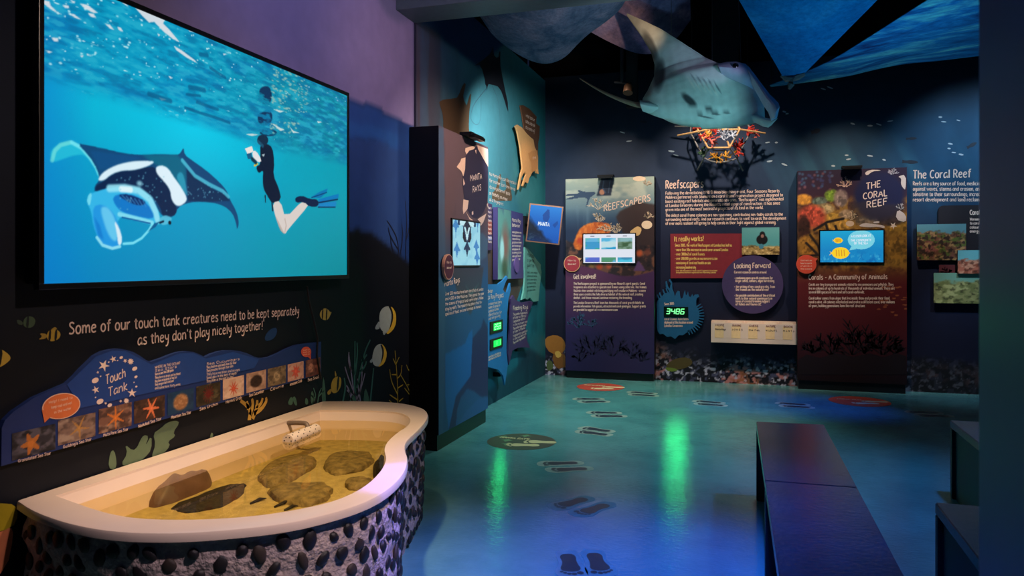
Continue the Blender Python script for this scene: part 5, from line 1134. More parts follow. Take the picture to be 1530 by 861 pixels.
for (x, y), (a, b_), c in [((80,270),(.10,.07),(196,132,50)), ((290,240),(.08,.08),(120,150,50)), ((200,280),(.09,.05),(96,110,96)), ((360,260),(.085,.11),(150,126,116)), ((240,340),(.11,.07),(176,150,104)), ((300,400),(.08,.05),(200,150,60)), ((140,400),(.17,.15),(190,76,56)), ((80,480),(.08,.16),(50,28,24)), ((350,460),(.16,.09),(190,140,60)), ((400,380),(.08,.06),(160,130,100)), ((800,500),(.13,.12),(150,110,40)), ((780,650),(.14,.22),(140,100,40)), ((120,620),(.14,.14),(150,104,40)), ((740,420),(.16,.08),(60,46,44)), ((560,430),(.14,.07),(120,100,80))]:
    mk = r.blob(*zq([(x, y)])[0], a, b_, c, .95, .35); r.mix(mk*np.clip((r.n(40, 70, 2, x)-.52)*8, 0, 1)*.6, [min(255, q*1.35) for q in c]); r.mix(mk*np.clip((.44-r.n(36, 60, 2, y))*8, 0, 1)*.6, [q*.5 for q in c])
for q in [[(130,540),(190,620),(230,760)],[(100,600),(180,680)],[(160,500),(260,440),(380,415)],[(250,460),(262,500)],[(320,470),(330,500)],[(60,700),(200,690)]]: r.line(zq(q), .018, (34, 26, 24))
r.blob(*zq([(650,240)])[0], .27, .29, (24, 28, 66), .95, .2); r.poly(zq([(430,300),(560,280),(700,310),(820,300),(810,420),(600,420),(480,400)]), (60, 48, 50), .6, 5)
for k in range(40): r.blob(*zq([(R.uniform(40, 300), R.uniform(60, 200))])[0], .02, .02, R.choice([(54, 60, 100), (110, 70, 80), (60, 90, 120)]), .8, .6)
fs = []
for k in range(26): r.blob(R.uniform(1312, 1354), R.uniform(428, 472)+0, .022, .008, (170, 96, 56), .9)
r.build('printed_face', kq, PRINT, 0)
for q in ([(540,70),(575,45),(660,45),(662,52),(600,56),(560,90)],[(790,95),(855,80),(852,200),(830,180),(815,150),(820,110)],[(775,420),(790,340),(855,385),(855,445)],[(490,470),(540,445),(600,455),(690,465),(695,490),(640,475),(590,480),(545,478)],[(600,440),(650,432),(655,446),(620,450)]):
    pr('fish_print', zq(q), (206, 188, 180), kq, PQ, .0014, 1)
pr('fish_print', zq(ell(430, 452, 32, 22, 14)), (214, 180, 150), kq, PQ, .0014); pr('sea_star_print', zq(stp(758, 468, 30, 11, 5, .2)), (220, 196, 176), kq, PQ, .0014)
coral(PQ, kq, *zq([(395,175)])[0], 17, (220, 180, 160), 6, 31, .007); coral(PQ, kq, *zq([(750,80)])[0], 11, (200, 190, 200), 6, 32, .006); coral(PQ, kq, *zq([(440,425)])[0], 14, (226, 190, 150), 6, 33, .007); coral(PQ, kq, *zq([(815,345)])[0], 9, (200, 190, 190), 5, 34, .006)
for s_, a, b_ in (('THE', (552,195), (668,172)), ('CORAL', (528,270), (718,240)), ('REEF', (555,335), (720,305))): text(PQ, s_, zq([a])[0], zq([b_])[0], 9.5, .14, 'title', CREAM, kq, .003, 1)
u0, u1, v0, v1 = rpx(PQ, 1225.5, 1319.5, 345, 392)
r = Raster(PQ, u0, u1, v0, v1, 190, 98, (20, 130, 190)); r.mix(np.clip(r.T-.4, 0, 1)*1.2, (30, 170, 210)); r.mix(np.clip((r.n(20, 6, 3, 2)-.55)*6, 0, 1)*np.clip(.45-r.T, 0, 1)*1.6, (10, 90, 160)); r.mix(np.clip((r.n(30, 10, 3, 12)-.6)*9, 0, 1)*np.clip(.35-r.T, 0, 1)*2, (90, 190, 220))
r.poly(zq(ell(515, 575, 102, 72, 28)), (120, 206, 224)); r.poly(zq([(440,625),(425,655),(480,645)]), (120, 206, 224))
for (x, y, w_, h_) in ((340,580,34,22), (358,675,66,44)):
    r.poly(zq(ell(x, y, w_, h_, 20)), (246, 206, 40)); r.poly(zq([(x-w_*.8,y),(x-w_*1.3,y-h_*.3),(x-w_*1.1,y),(x-w_*1.3,y+h_*.4)]), (250, 200, 50))
    for k in range(4): r.line(zq([(x-w_*.5+k*w_*.3, y-h_*.5), (x-w_*.45+k*w_*.3, y+h_*.5)]), .006, (214, 140, 40))
    r.poly(zq([(x+w_*.85,y-h_*.2),(x+w_*1.15,y),(x+w_*.85,y+h_*.2)]), (240, 190, 40))
screen(kq, PQ, u0, u1, v0, v1, r)
for s_, a, b_ in (('A CLOSER LOOK AT', (440,556), (590,550)), ('THE COMMUNITY', (436,588), (594,584)), ('OF THE SEA', (462,610), (568,608))): text(PQ.at(.0165), s_, zq([a])[0], zq([b_])[0], 3.2, .2, 'lettering', mat('lit_white', (225, 240, 255), emit=.9), kq, 0., detail=0)
badge(kq, PQ, 1204.5, 395, 14, (214, 74, 50), (214, 84, 60), ['Coral reefs are', 'home to a quarter', 'of all life in', 'the oceans'], True, 'small round orange sign')
lamp(kq, PQ, 1272, 252, .2)
text(PQ, 'Corals - A Community of Animals', (1208, 418), (1326.5, 417), 7.2, .15, 'heading', CREAM, kq)
para(PQ, [('Corals are tiny transparent animals related to sea anemones and jellyfish. They', 1335), ('live in colonies of up to hundreds of thousands of individual animals. There are', 1337), ('several 800 species of hard and soft coral worldwide.', 1292)], (1208.5, 427), 5.7, 3.9, .18, kq)
para(PQ, [('Coral colour comes from algae that live inside them and provide their food;', 1330), ('coral is alive. All colonies interlocked and evolve a different coral, over millions', 1337), ('of years, building generations form the reef structure.', 1293)], (1208.5, 447.5), 5.7, 3.9, .18, kq)
for q in ((1215,528,22),(1240,530,40),(1272,530,52),(1290,528,40),(1320,530,40),(1338,530,22)): coral(PQ, kq, q[0], q[1], q[2], (26, 12, 18), 7, q[0], .014, 1.2)
pr('reef_silhouette', [(1193,538),(1205,530),(1225,535),(1250,528),(1275,533),(1300,528),(1320,534),(1340,528),(1354,532),(1354,560),(1193,560)], (28, 14, 19), kq, PQ, .0012)

# ---- photos and board to the right
k, pl = bboard('information_board', rbox(*[PBW.uv(1401, 360)[0], PBW.uv(1500, 360)[0], PBW.uv(1440, 404)[1], PBW.uv(1440, 307)[1]], .05), .03, (26, 18, 26), 'black board with white lettering behind the coral photos at right', 'information board', uv=True)
text(pl, 'Coral Bleaching', (1449, 321), (1495, 320), 7, .17, 'heading', CREAM, k); para(pl, [('Warming of the sea leads', 1495), ('to corals losing their', 1490), ('colour and their', 1486), ('energy source', 1480)], (1449, 329.5), 6, 4, .18, k)
pr('picture', [(1403,396),(1427,396),(1427,410),(1403,410)], (96, 40, 44), k, pl, .001); coral(pl, k, 1415, 409, 12, (30, 14, 18), 5, 3, .01)
def subj_reef(cs, hor, wat):
    def f(r, *a):
        n = r.n(9, 8, 4, 61); n2 = r.n(16, 14, 3, 62); r.a[:] = wat; bt = np.clip((hor-r.T+.25*(n-.5))*12, 0, 1); r.mix(bt, cs[0])
        for i, c in enumerate(cs[1:]): r.mix(bt*np.clip((r.n(7+3*i, 6+3*i, 3, 70+i)-.5)*8, 0, 1), c)
        r.mix(bt*np.clip((.42-n2)*9, 0, 1)*.7, [q*.4 for q in cs[0]])
    return f
pboard(1370, 1443.5, 335, 389, .06, ((90,130,140),), 3, subj_reef([(120,80,60),(150,90,80),(180,140,90),(96,110,50),(60,44,40)], .8, (96,146,156)), 'photo of a crowded pink and brown reef, upper left of the photo group', 70, sx=.2)
pboard(1395, 1478, 408, 453.5, .06, ((120,150,110),), 5, subj_reef([(150,150,96),(180,180,120),(120,126,76)], .74, (120,170,150)), 'photo of a pale green coral field, lowest of the photo group', 70)
pboard(1431, 1492, 374, 409, .09, ((90,150,160),), 6, subj_reef([(190,110,86),(214,150,120),(150,80,60)], .62, (110,180,186)), 'small photo of a pink coral head beside the black board', 50, s0=.031)

# ================================================================ HANGING MANTA RAY
def P3(x, y, Y):
    r_ = ray(x, y); t_ = Y/r_[1]; return Vector((EX+t_*r_[0], Y, EH+t_*r_[2]))
def spl(tab, p):
    k = [q[0] for q in tab]; return [float(np.interp(p, k, [q[j] for q in tab])) for j in (1, 2, 3)]
LE = [(-1,1030,112,7.75),(-.8,1060,140,7.5),(-.6,1085,160,7.2),(-.4,1102,176,6.85),(-.28,1124,182,6.6),(-.15,1143,177,6.47),(0,1142,160,6.43),(.1,1130,133,6.42),(.16,1119,108,6.42),(.22,1098,97,6.44),(.3,1074,95,6.5),(.4,1054,86,6.55),(.55,1017,62,6.62),(.7,987,43,6.7),(.85,960,30,6.78),(1,937,20,6.85)]
TE = [(-1,1026,113,7.8),(-.7,1005,140,7.4),(-.45,1000,158,6.95),(-.28,1000,168,6.72),(-.15,984,167,6.62),(0,958,160,6.58),(.12,960,150,6.58),(.25,968,138,6.6),(.4,978,116,6.65),(.5,979,98,6.68),(.65,974,80,6.72),(.8,960,56,6.78),(1,936,21,6.86)]
NP, NC = 150, 110
mid = P3(1050, 150, 6.5); HANG = root('hanging_manta_ray', P3(1050, 182, 6.55), 'life-size model manta ray hanging in mid-air, pale belly towards the room', 'manta ray model')
G_ = []
for i in range(NP+1):
    p = -1+2*i/NP; a, b_ = P3(*spl(TE, p)), P3(*spl(LE, p)); row = []
    for j in range(NC+1):
        c = j/NC; q = a.lerp(b_, c); row.append(q)
    G_.append(row)
def gp(i, j): return G_[min(max(i, 0), NP)][min(max(j, 0), NC)]
Vb, Vd, Cb, Cd = [], [], [], []
def proj(q):
    d = q-Vector((EX, 0, EH)); fx = d.x*CT+d.y*ST; fz = -d.x*ST+d.y*CT; return CX+F*fx/fz, HY-F*d.z/fz
def ed(x, y, cx, cy, rx, ry, rot=0):
    c, s_ = math.cos(rot), math.sin(rot); dx, dy = x-cx, y-cy; return math.hypot((dx*c+dy*s_)/rx, (-dx*s_+dy*c)/ry)
for i in range(NP+1):
    p = -1+2*i/NP
    for j in range(NC+1):
        c = j/NC; tu = gp(i, j+1)-gp(i, j-1); tv_ = gp(i+1, j)-gp(i-1, j); n = tu.cross(tv_)
        if n.length < 1e-9: n = Vector((0, -1, 0))
        n.normalize()
        if n.y > 0: n = -n
        th = (math.sin(math.pi*min(1, c**.8))**.75)*(1-min(1, abs(p+.05)))**1.1*.16+.012*(1 if 0 < j < NC and abs(p) < .995 else 0)
        th *= 1 if c < .97 else .8
        q = G_[i][j]; bq = q+n*th*.8; dq = q-n*th*.55; x, y = proj(bq)
        col = np.array((206., 214., 208.))
        w = .5+.5*math.sin(x*.35+y*.21)*math.sin(y*.27-x*.11)
        edge = min(1, max(0, (.16-c)/.12)); col = col*(1-.55*edge)+np.array((120, 122, 104))*.55*edge
        tipd = min(1, max(0, (p-.62)/.3)); col = col*(1-.6*tipd)+np.array((70, 66, 62))*.6*tipd
        for (cx_, cy_, rx_, ry_, ro, k_) in ((1030,150,14,5,.75,.8),(985,112,8,22,.1,.65),(972,70,7,24,-.4,.6),(1060,163,6,1.6,.15,.7),(1066,170,9,1.5,.15,.7),(1052,174.5,13,1.3,.2,.55),(1086,169,5,1.3,.0,.5)):
            e = ed(x, y, cx_, cy_, rx_, ry_, ro)
            if e < 1.3: col = col*(1-k_*min(1, (1.3-e)/.6))+np.array((38, 40, 44))*k_*min(1, (1.3-e)/.6)
        for g in range(5):   # gill slits in two rows
            for (ox, oy) in ((1038+g*8.5, 120+g*2.6), (1056+g*7, 150+g*1.2)):
                e = ed(x, y, ox, oy, 11, 1.3, 1.05)
                if e < 1.2 and ox == 1038+g*8.5: col = col*(1-.6*min(1, (1.2-e)/.5))+np.array((70, 84, 92))*.6*min(1, (1.2-e)/.5)
        for g in range(5):   # pale ridges between the slits
            e = ed(x, y, 1033+g*8.5, 124+g*2.6, 12, 1.8, 1.05)
            if e < 1.2: col = col*(1-.5*min(1, (1.2-e)/.6))+np.array((250, 236, 220))*.5*min(1, (1.2-e)/.6)
        Vb.append(bq); Vd.append(dq); Cb.append((*lin(np.clip(col*(.96+.06*w), 0, 255)), 1)); Cd.append((*lin((44, 48, 58)), 1))
N_ = NC+1
Fb = [(i*N_+j, i*N_+j+1, (i+1)*N_+j+1, (i+1)*N_+j) for i in range(NP) for j in range(NC)]
nb = len(Vb); Fa = [tuple(reversed(f)) for f in Fb]+[tuple(k+nb for k in f) for f in Fb]
rim = [(i*N_) for i in range(NP+1)]+[NP*N_+j for j in range(1, N_)]+[i*N_+NC for i in range(NP-1, -1, -1)]+[j for j in range(NC-1, 0, -1)]
Fa += [(rim[k], rim[(k+1) % len(rim)], rim[(k+1) % len(rim)]+nb, rim[k]+nb) for k in range(len(rim))]
SKIN = mat('manta_skin', (0,0,0), rough=.45, spec=.4, attr=True, noise=.10, scale=14, bump=.12, bscale=24)
o = obj('body', Vb+Vd, Fa, SKIN, HANG, False, cols=Cb+Cd)
o.data.polygons.foreach_set('use_smooth', [True]*len(o.data.polygons))
# eye lobe, cephalic fins, eye, tail
def lobe(name, quads, th, mt, par=HANG):
    """curved fin from a strip of paired 3-D points, given thickness"""
    A = [P3(*q[0]) for q in quads]; B_ = [P3(*q[1]) for q in quads]; V, m_ = [], 6; n = len(A)
    for off in (-th/2, th/2):
        for k in range(n):
            for s_ in range(m_+1):
                q = A[k].lerp(B_[k], s_/m_); bul = math.sin(math.pi*s_/m_)
                V.append(q+Vector((0, off*(.25+bul)-.03*bul, 0)))
    W_ = m_+1; Fc = []
    for sd in (0, 1):
        for k in range(n-1):
            for s_ in range(m_):
                f = (sd*n*W_+k*W_+s_, sd*n*W_+k*W_+s_+1, sd*n*W_+(k+1)*W_+s_+1, sd*n*W_+(k+1)*W_+s_); Fc.append(f if sd else f[::-1])
    rim_ = [k*W_ for k in range(n)]+[(n-1)*W_+s_ for s_ in range(1, W_)]+[k*W_+m_ for k in range(n-2, -1, -1)]+[s_ for s_ in range(m_-1, 0, -1)]
    Fc += [(rim_[k], rim_[(k+1) % len(rim_)], rim_[(k+1) % len(rim_)]+n*W_, rim_[k]+n*W_) for k in range(len(rim_))]
    return obj(name, V, Fc, mt, par, True)
PSK = mat('manta_grey_skin', (186, 188, 208), rough=.45, noise=.12, scale=14, bump=.1, bscale=24)
WSK = mat('manta_white_skin', (198, 210, 208), rough=.45, noise=.08, scale=14, bump=.1, bscale=24)
lobe('head_lobe', [((1072,96,6.46),(1078,112,6.42)),((1086,93,6.42),(1092,118,6.36)),((1100,92.5,6.40),(1106,124,6.33)),((1114,96,6.40),(1120,130,6.33)),((1122,104,6.42),(1126,134,6.36)),((1124,112,6.46),(1128,134,6.40))], .10, PSK)
lobe('cephalic_fin', [((1118,99,6.36),(1117,116,6.34)),((1125,108,6.32),(1122,124,6.32)),((1137,124,6.26),(1131,140,6.28)),((1150,141,6.2),(1141,158,6.24)),((1163,154,6.16),(1148,168,6.22)),((1165,160,6.15),(1152,180,6.22)),((1161,176,6.18),(1154,181,6.24))], .05, PSK)
lobe('cephalic_fin', [((1120,165,6.48),(1118,181,6.5)),((1132,172,6.42),(1130,184,6.46)),((1146,177,6.32),(1140,189,6.4)),((1155,178,6.26),(1148,190.5,6.34)),((1162,177,6.2),(1153,187,6.3))], .04, WSK)
def ball(name, c, r_, mt, par, sx=(1, 1, 1), sub=2):
    bm = bmesh.new(); bmesh.ops.create_icosphere(bm, subdivisions=sub, radius=r_)
    for v_ in bm.verts: v_.co = Vector((v_.co.x*sx[0], v_.co.y*sx[1], v_.co.z*sx[2]))+Vector(c)
    return bmobj(name, bm, mt, par, True)
ball('eye', P3(1099, 99, 6.30), .026, mat('glossy_eye', (10, 10, 12), rough=.1, spec=.7), HANG, (1, .6, 1))
V, Fc = tube([tuple(P3(*q)) for q in smooth_line([(968,158,6.58),(952,157,6.58),(935,152,6.6),(912,143,6.65),(890,132,6.7),(866,117,6.76)], 2)], [.026*(1-.9*k/20)+.004 for k in range(30)][:len(smooth_line([(0,)]*6, 2))], 8)
obj('tail', V, Fc, mat('tail_skin', (150, 120, 96), rough=.6), HANG, True)
lobe('dorsal_fin', [((956,150,6.52),(960,166,6.54)),((972,152,6.5),(968,169,6.52)),((985,156,6.5),(984,169,6.52))], .06, WSK)
for (xa, ya, xb, yb, Y) in ((1107,91,1097,-200,6.5), (1064,93,1064,-200,6.58), (1003,60,1003,-200,6.75)):
    V, Fc = tube([tuple(P3(xa, ya, Y)), tuple(P3(xb, yb, Y))], .0028, 5); obj('wire', V, Fc, mat('steel_wire', (90, 92, 100), rough=.4, metal=.8), HANG)

# ================================================================ REEF FRAME with coral fragments
zs = lambda x, y, Y: P3(990+x*170/1126., 170+y*170/1126., YB-(YB-Y)*.62)
FR = root('reef_sculpture', zs(560, 560, 8.75), 'hanging hexagonal metal frame with coloured coral fragments tied to it', 'sculpture')
BAR = mat('coated_bar', (214, 168, 110), rough=.6, noise=.2, scale=40); BARG = mat('grey_bar', (130, 128, 124), rough=.6, noise=.2, scale=40)
Yf, Yk = 8.45, 8.95
bars = [((405,255,Yf),(480,150,Yf)),((480,150,Yf),(540,105,Yf)),((540,105,Yf),(600,160,Yf)),((600,155,Yf),(765,155,Yf)),((765,155,Yf),(690,285,Yf)),((665,335,Yf),(640,270,Yf)),((690,285,Yf),(665,335,Yf)),((665,335,Yf),(450,338,Yf)),((450,338,Yf),(405,255,Yf)),((148,215,8.7),(480,150,Yf)),((765,155,Yf),(1015,192,8.7)),((765,155,Yf),(740,110,8.6)),((405,255,Yf),(340,140,8.7)),((275,185,8.75),(350,330,8.7)),((350,330,8.7),(412,435,8.65)),((412,435,8.65),(345,560,8.9)),((735,440,8.65),(795,565,8.9)),((690,285,Yf),(745,400,8.7)),((745,400,8.7),(735,440,8.65)),((840,100,8.75),(880,170,8.72)),((880,170,8.72),(810,290,8.7)),((810,290,8.7),(735,440,8.65)),((120,125,8.85),(300,125,8.8)),((275,185,8.75),(285,90,8.8)),((590,90,8.6),(600,155,Yf)),((450,338,Yf),(412,435,8.65)),((665,335,Yf),(735,440,8.65)),((405,255,Yf),(300,125,8.8))]
for k, (a, b_) in enumerate(bars):
    V, Fc = tube([tuple(zs(*a)), tuple(zs(*b_))], .0105 if k < 13 else .0085, 7); obj('bar', V, Fc, BAR if k < 13 else BARG, FR)
ring = [zs(412,435,8.65), zs(470,470,8.5), zs(570,485,8.42), zs(680,465,8.5), zs(735,440,8.65)]
V, Fc = tube([tuple(q) for q in smooth_line([tuple(q) for q in ring], 2)], .009, 7); obj('bar', V, Fc, BARG, FR)
V, Fc = tube([tuple(zs(x, 365+(x-570)**2*.0004, 8.5)) for x in (500,535,570,605,640)], .008, 7); obj('bar', V, Fc, BARG, FR)
def frag(c, s_, col, seed, n=7):
    rs = random.Random(seed); parts = []
    def br(p, d, l, r_, dp):
        q = p+d*l; parts.append(tube([tuple(p), tuple(p.lerp(q, .5)+Vector((rs.uniform(-1, 1), rs.uniform(-1, 1), rs.uniform(-1, 1)))*l*.12), tuple(q)], [r_, r_*.85, r_*.6], 5))
        if dp:
            for _ in range(2):
                d2 = (d+Vector((rs.uniform(-1, 1), rs.uniform(-1, 1), rs.uniform(-1, 1)))*.8).normalized(); br(p.lerp(q, rs.uniform(.4, 1)), d2, l*.65, r_*.75, dp-1)
    for k in range(n): br(c, Vector((rs.uniform(-1, 1), rs.uniform(-.6, .6), rs.uniform(-.7, 1))).normalized(), s_, s_*.16, 1)
    V, Fc = merge(parts); return obj('coral_fragment', V, Fc, mat('coral_%d_%d_%d' % col, col, rough=.7, noise=.2, scale=60), FR)
RED, YLW, WHT, PNK, GRN = (196, 52, 36), (214, 150, 40), (178, 186, 200), (220, 110, 96), (46, 84, 48)
for k, (x, y, Y, s_, c) in enumerate([(320,115,8.75,.07,RED),(350,150,8.7,.05,RED),(390,215,8.5,.04,RED),(480,270,Yf,.075,PNK),(460,250,Yf,.05,RED),(530,190,Yf,.05,RED),(515,125,Yf,.05,YLW),(465,205,Yf,.045,YLW),(600,200,Yf,.055,WHT),(640,190,Yf,.05,WHT),(690,210,Yf,.055,WHT),(590,240,Yf,.04,WHT),(745,350,8.65,.07,RED),(720,330,8.6,.05,RED),(790,300,8.7,.05,RED),(840,165,8.7,.06,RED),(890,195,8.7,.05,RED),(720,105,8.6,.04,RED),(390,360,8.7,.06,GRN),(420,390,8.65,.045,GRN),(510,430,8.45,.05,YLW),(560,435,8.42,.045,YLW),(620,425,8.45,.05,YLW),(480,100,8.6,.03,RED),(930,205,8.7,.04,PNK),(700,395,8.6,.035,YLW)]):
    frag(zs(x, y, Y), s_, c, 100+k)
for (x, y) in ((290, 90), (840, 100)):
    a = zs(x, y, 8.8); V, Fc = tube([tuple(a), (a.x, a.y, 5.2)], .0025, 5); obj('wire', V, Fc, mat('steel_wire', (90, 92, 100)), FR)

# ================================================================ FABRIC CANOPIES
def fabric(name, c1, c2, c3, sx, sy, stretch=(1, 1, 1)):
    m = bpy.data.materials.new(name); m.use_nodes = True; nt = m.node_tree; b = nt.nodes['Principled BSDF']; L = nt.links.new
    b.inputs['Roughness'].default_value = .85; b.inputs['Specular IOR Level'].default_value = .1
    tc = nt.nodes.new('ShaderNodeTexCoord'); mp = nt.nodes.new('ShaderNodeMapping'); mp.inputs['Scale'].default_value = stretch; L(tc.outputs['Object'], mp.inputs[0])
    n1 = nt.nodes.new('ShaderNodeTexNoise'); n1.inputs['Scale'].default_value = sx; n1.inputs['Detail'].default_value = 6; n1.inputs['Roughness'].default_value = .6; n1.inputs['Distortion'].default_value = .6; L(mp.outputs[0], n1.inputs[0])
    n2 = nt.nodes.new('ShaderNodeTexNoise'); n2.inputs['Scale'].default_value = sy; n2.inputs['Detail'].default_value = 8; n2.inputs['Roughness'].default_value = .75; L(mp.outputs[0], n2.inputs[0])
    cr = nt.nodes.new('ShaderNodeValToRGB'); e = cr.color_ramp.elements; e[0].position = .34; e[0].color = (*lin(c1), 1); e[1].position = .66; e[1].color = (*lin(c3), 1); q = e.new(.5); q.color = (*lin(c2), 1)
    L(n1.outputs['Fac'], cr.inputs[0]); mx = nt.nodes.new('ShaderNodeMix'); mx.data_type = 'RGBA'; mx.blend_type = 'MULTIPLY'; mx.inputs['Factor'].default_value = .7
    c2_ = nt.nodes.new('ShaderNodeValToRGB'); c2_.color_ramp.elements[0].position = .35; c2_.color_ramp.elements[0].color = (.45, .45, .5, 1); c2_.color_ramp.elements[1].position = .6
    L(n2.outputs['Fac'], c2_.inputs[0]); L(cr.outputs[0], mx.inputs['A']); L(c2_.outputs[0], mx.inputs['B']); L(mx.outputs['Result'], b.inputs['Base Color']); return m
def canopy(name, near, far, mt, label, sag=.12, nu=36, nv=18, th=.006):
    """cloth stretched between two edges, each a list of (frame x, frame y, Y)"""
    def cv(E, n):
        E = smooth_line([tuple(P3(*q)) for q in E], 2); P = [Vector(q) for q in E]; Ls = [0]
        for i in range(len(P)-1): Ls.append(Ls[-1]+(P[i+1]-P[i]).length)
        o_ = []
        for k in range(n+1):
            d = Ls[-1]*k/n; i = min(max(j for j in range(len(Ls)) if Ls[j] <= d+1e-9), len(P)-2); o_.append(P[i].lerp(P[i+1], (d-Ls[i])/(Ls[i+1]-Ls[i]+1e-9)))
        return o_
    A, B_ = cv(near, nu), cv(far, nu); V = []
    for lay in (0, 1):
        for j in range(nv+1):
            for i in range(nu+1):
                t_ = j/nv; q = A[i].lerp(B_[i], t_); q.z -= sag*math.sin(math.pi*t_)*math.sin(math.pi*i/nu); q.z += lay*th; V.append(q)
    n = nu+1; hb = n*(nv+1); Fc = [(j*n+i, j*n+i+1, (j+1)*n+i+1, (j+1)*n+i) for j in range(nv) for i in range(nu)]
    Fc = [f[::-1] for f in Fc]+[tuple(k+hb for k in f) for f in Fc]
    rm = [i for i in range(n)]+[j*n+nu for j in range(1, nv+1)]+[nv*n+i for i in range(nu-1, -1, -1)]+[j*n for j in range(nv-1, 0, -1)]
    Fc += [(rm[k], rm[(k+1) % len(rm)], rm[(k+1) % len(rm)]+hb, rm[k]+hb) for k in range(len(rm))]
    k = root(name, sum(A+B_, Vector())/(2*len(A)), label, 'canopy', 'fabric canopies under the ceiling')
    obj('cloth', V, Fc, mt, k, True); return k, A, B_
FG = fabric('grey_water_cloth', (70, 96, 124), (110, 122, 148), (150, 146, 168), 3.2, 34, (1, 1.6, 1))
FP = fabric('violet_water_cloth', (60, 60, 96), (90, 84, 120), (130, 112, 140), 2.5, 26, (1, 1.6, 1))
FBL = fabric('blue_water_cloth', (20, 110, 160), (24, 130, 180), (60, 150, 190), 1.6, 20, (1, 1.4, 1))
FS = fabric('streaked_water_cloth', (30, 44, 96), (30, 116, 170), (120, 200, 196), 1.5, 14, (.7, 3.0, 3.0))
k, A, B_ = canopy('ceiling_canopy', [(690,-50,5.45),(760,-56,5.45),(830,-62,5.45),(900,-68,5.45),(950,-72,5.45)], [(712,18,6.1),(719,27,6.15),(734,51,6.25),(756,70,6.3),(776,83,6.35),(795,92,6.4),(812,96,6.4),(828,94,6.4),(846,85,6.35),(861,68,6.3),(880,50,6.25),(900,37,6.2),(926,16,6.15),(934,2,6.1)], FG, 'grey-blue scalloped canopy hanging over the manta wall', .04)
for e_ in (A[0], A[-1]):
    V, Fc = tube([tuple(e_), (e_.x, e_.y, 5.2)], .004, 5); obj('cord', V, Fc, STEEL, k)
k, A, B_ = canopy('ceiling_canopy', [(905,-60,6.9),(960,-64,6.9),(1030,-66,6.9)], [(870,40,7.3),(886,50,7.35),(920,68,7.4),(955,82,7.45),(985,80,7.45),(1010,60,7.4),(1032,30,7.35)], FP, 'dim violet canopy behind the wing of the hanging manta', .04)
for e_ in (A[0], A[-1]):
    V, Fc = tube([tuple(e_), (e_.x, e_.y, 5.2)], .004, 5); obj('cord', V, Fc, STEEL, k)
k, A, B_ = canopy('ceiling_canopy', [(1050,-95,5.5),(1150,-100,5.5),(1260,-104,5.5),(1420,-110,5.5)], [(1172,119,6.9),(1180,118,6.9),(1190,116,6.9),(1200,112,6.9)], FBL, 'bright blue triangular canopy tapering to a tied point', .05)
V, Fc = tube([tuple(P3(*q)) for q in ((1168,112,6.88),(1176,117,6.88),(1184,118,6.88),(1182,126,6.88),(1179,133,6.88))], [.02, .035, .04, .03, .012], 8); obj('tied_end', V, Fc, mat('tied_cloth', (140, 104, 96), rough=.8), k, True)
V, Fc = tube([tuple(P3(*q)) for q in ((1180,118,6.9),(1192,114,6.88),(1202,110,6.88))], [.03, .035, .02], 8); obj('tied_end', V, Fc, mat('tied_cloth', (140, 104, 96), rough=.8), k, True)
for e_ in (A[0], A[-1], B_[0]):
    V, Fc = tube([tuple(e_), (e_.x, e_.y, 5.2)], .004, 5); obj('cord', V, Fc, STEEL, k)
k, A, B_ = canopy('ceiling_canopy', [(1150,128,7.6),(1235,96,7.3),(1300,55,6.9),(1386,0,6.4),(1500,-70,6.0)], [(1152,130,7.62),(1200,124,7.75),(1264,115,7.8),(1299,106,7.8),(1351,95,7.8),(1395,92,7.8),(1459,84,7.8),(1540,76,7.8)], FS, 'long streaked blue canopy above the coral reef text', .02)
for e_ in (A[-1], B_[-1], B_[0]):
    V, Fc = tube([tuple(e_), (e_.x, e_.y, 5.2)], .004, 5); obj('cord', V, Fc, STEEL, k)
# ceiling spotlight on a drop rod
k = root('ceiling_spotlight', P3(929, 124, 8.3), 'small dark spotlight on a drop rod left of the hanging manta', 'spotlight')
a = P3(929, 124, 8.3); V, Fc = tube([tuple(a), (a.x, a.y, 5.2)], .02, 8); obj('rod', V, Fc, STEEL, k)
V, Fc = tube([tuple(P3(918, 123, 8.3)), tuple(P3(944, 125, 8.3))], .012, 8); obj('crossbar', V, Fc, STEEL, k)
V, Fc = tube([tuple(P3(939, 125, 8.3)), tuple(P3(939, 129, 8.28)), tuple(P3(938, 139, 8.25))], [.02, .05, .055], 12); obj('lamp_head', V, Fc, mat('lamp_bronze', (90, 66, 52), rough=.4, metal=.4), k, True)

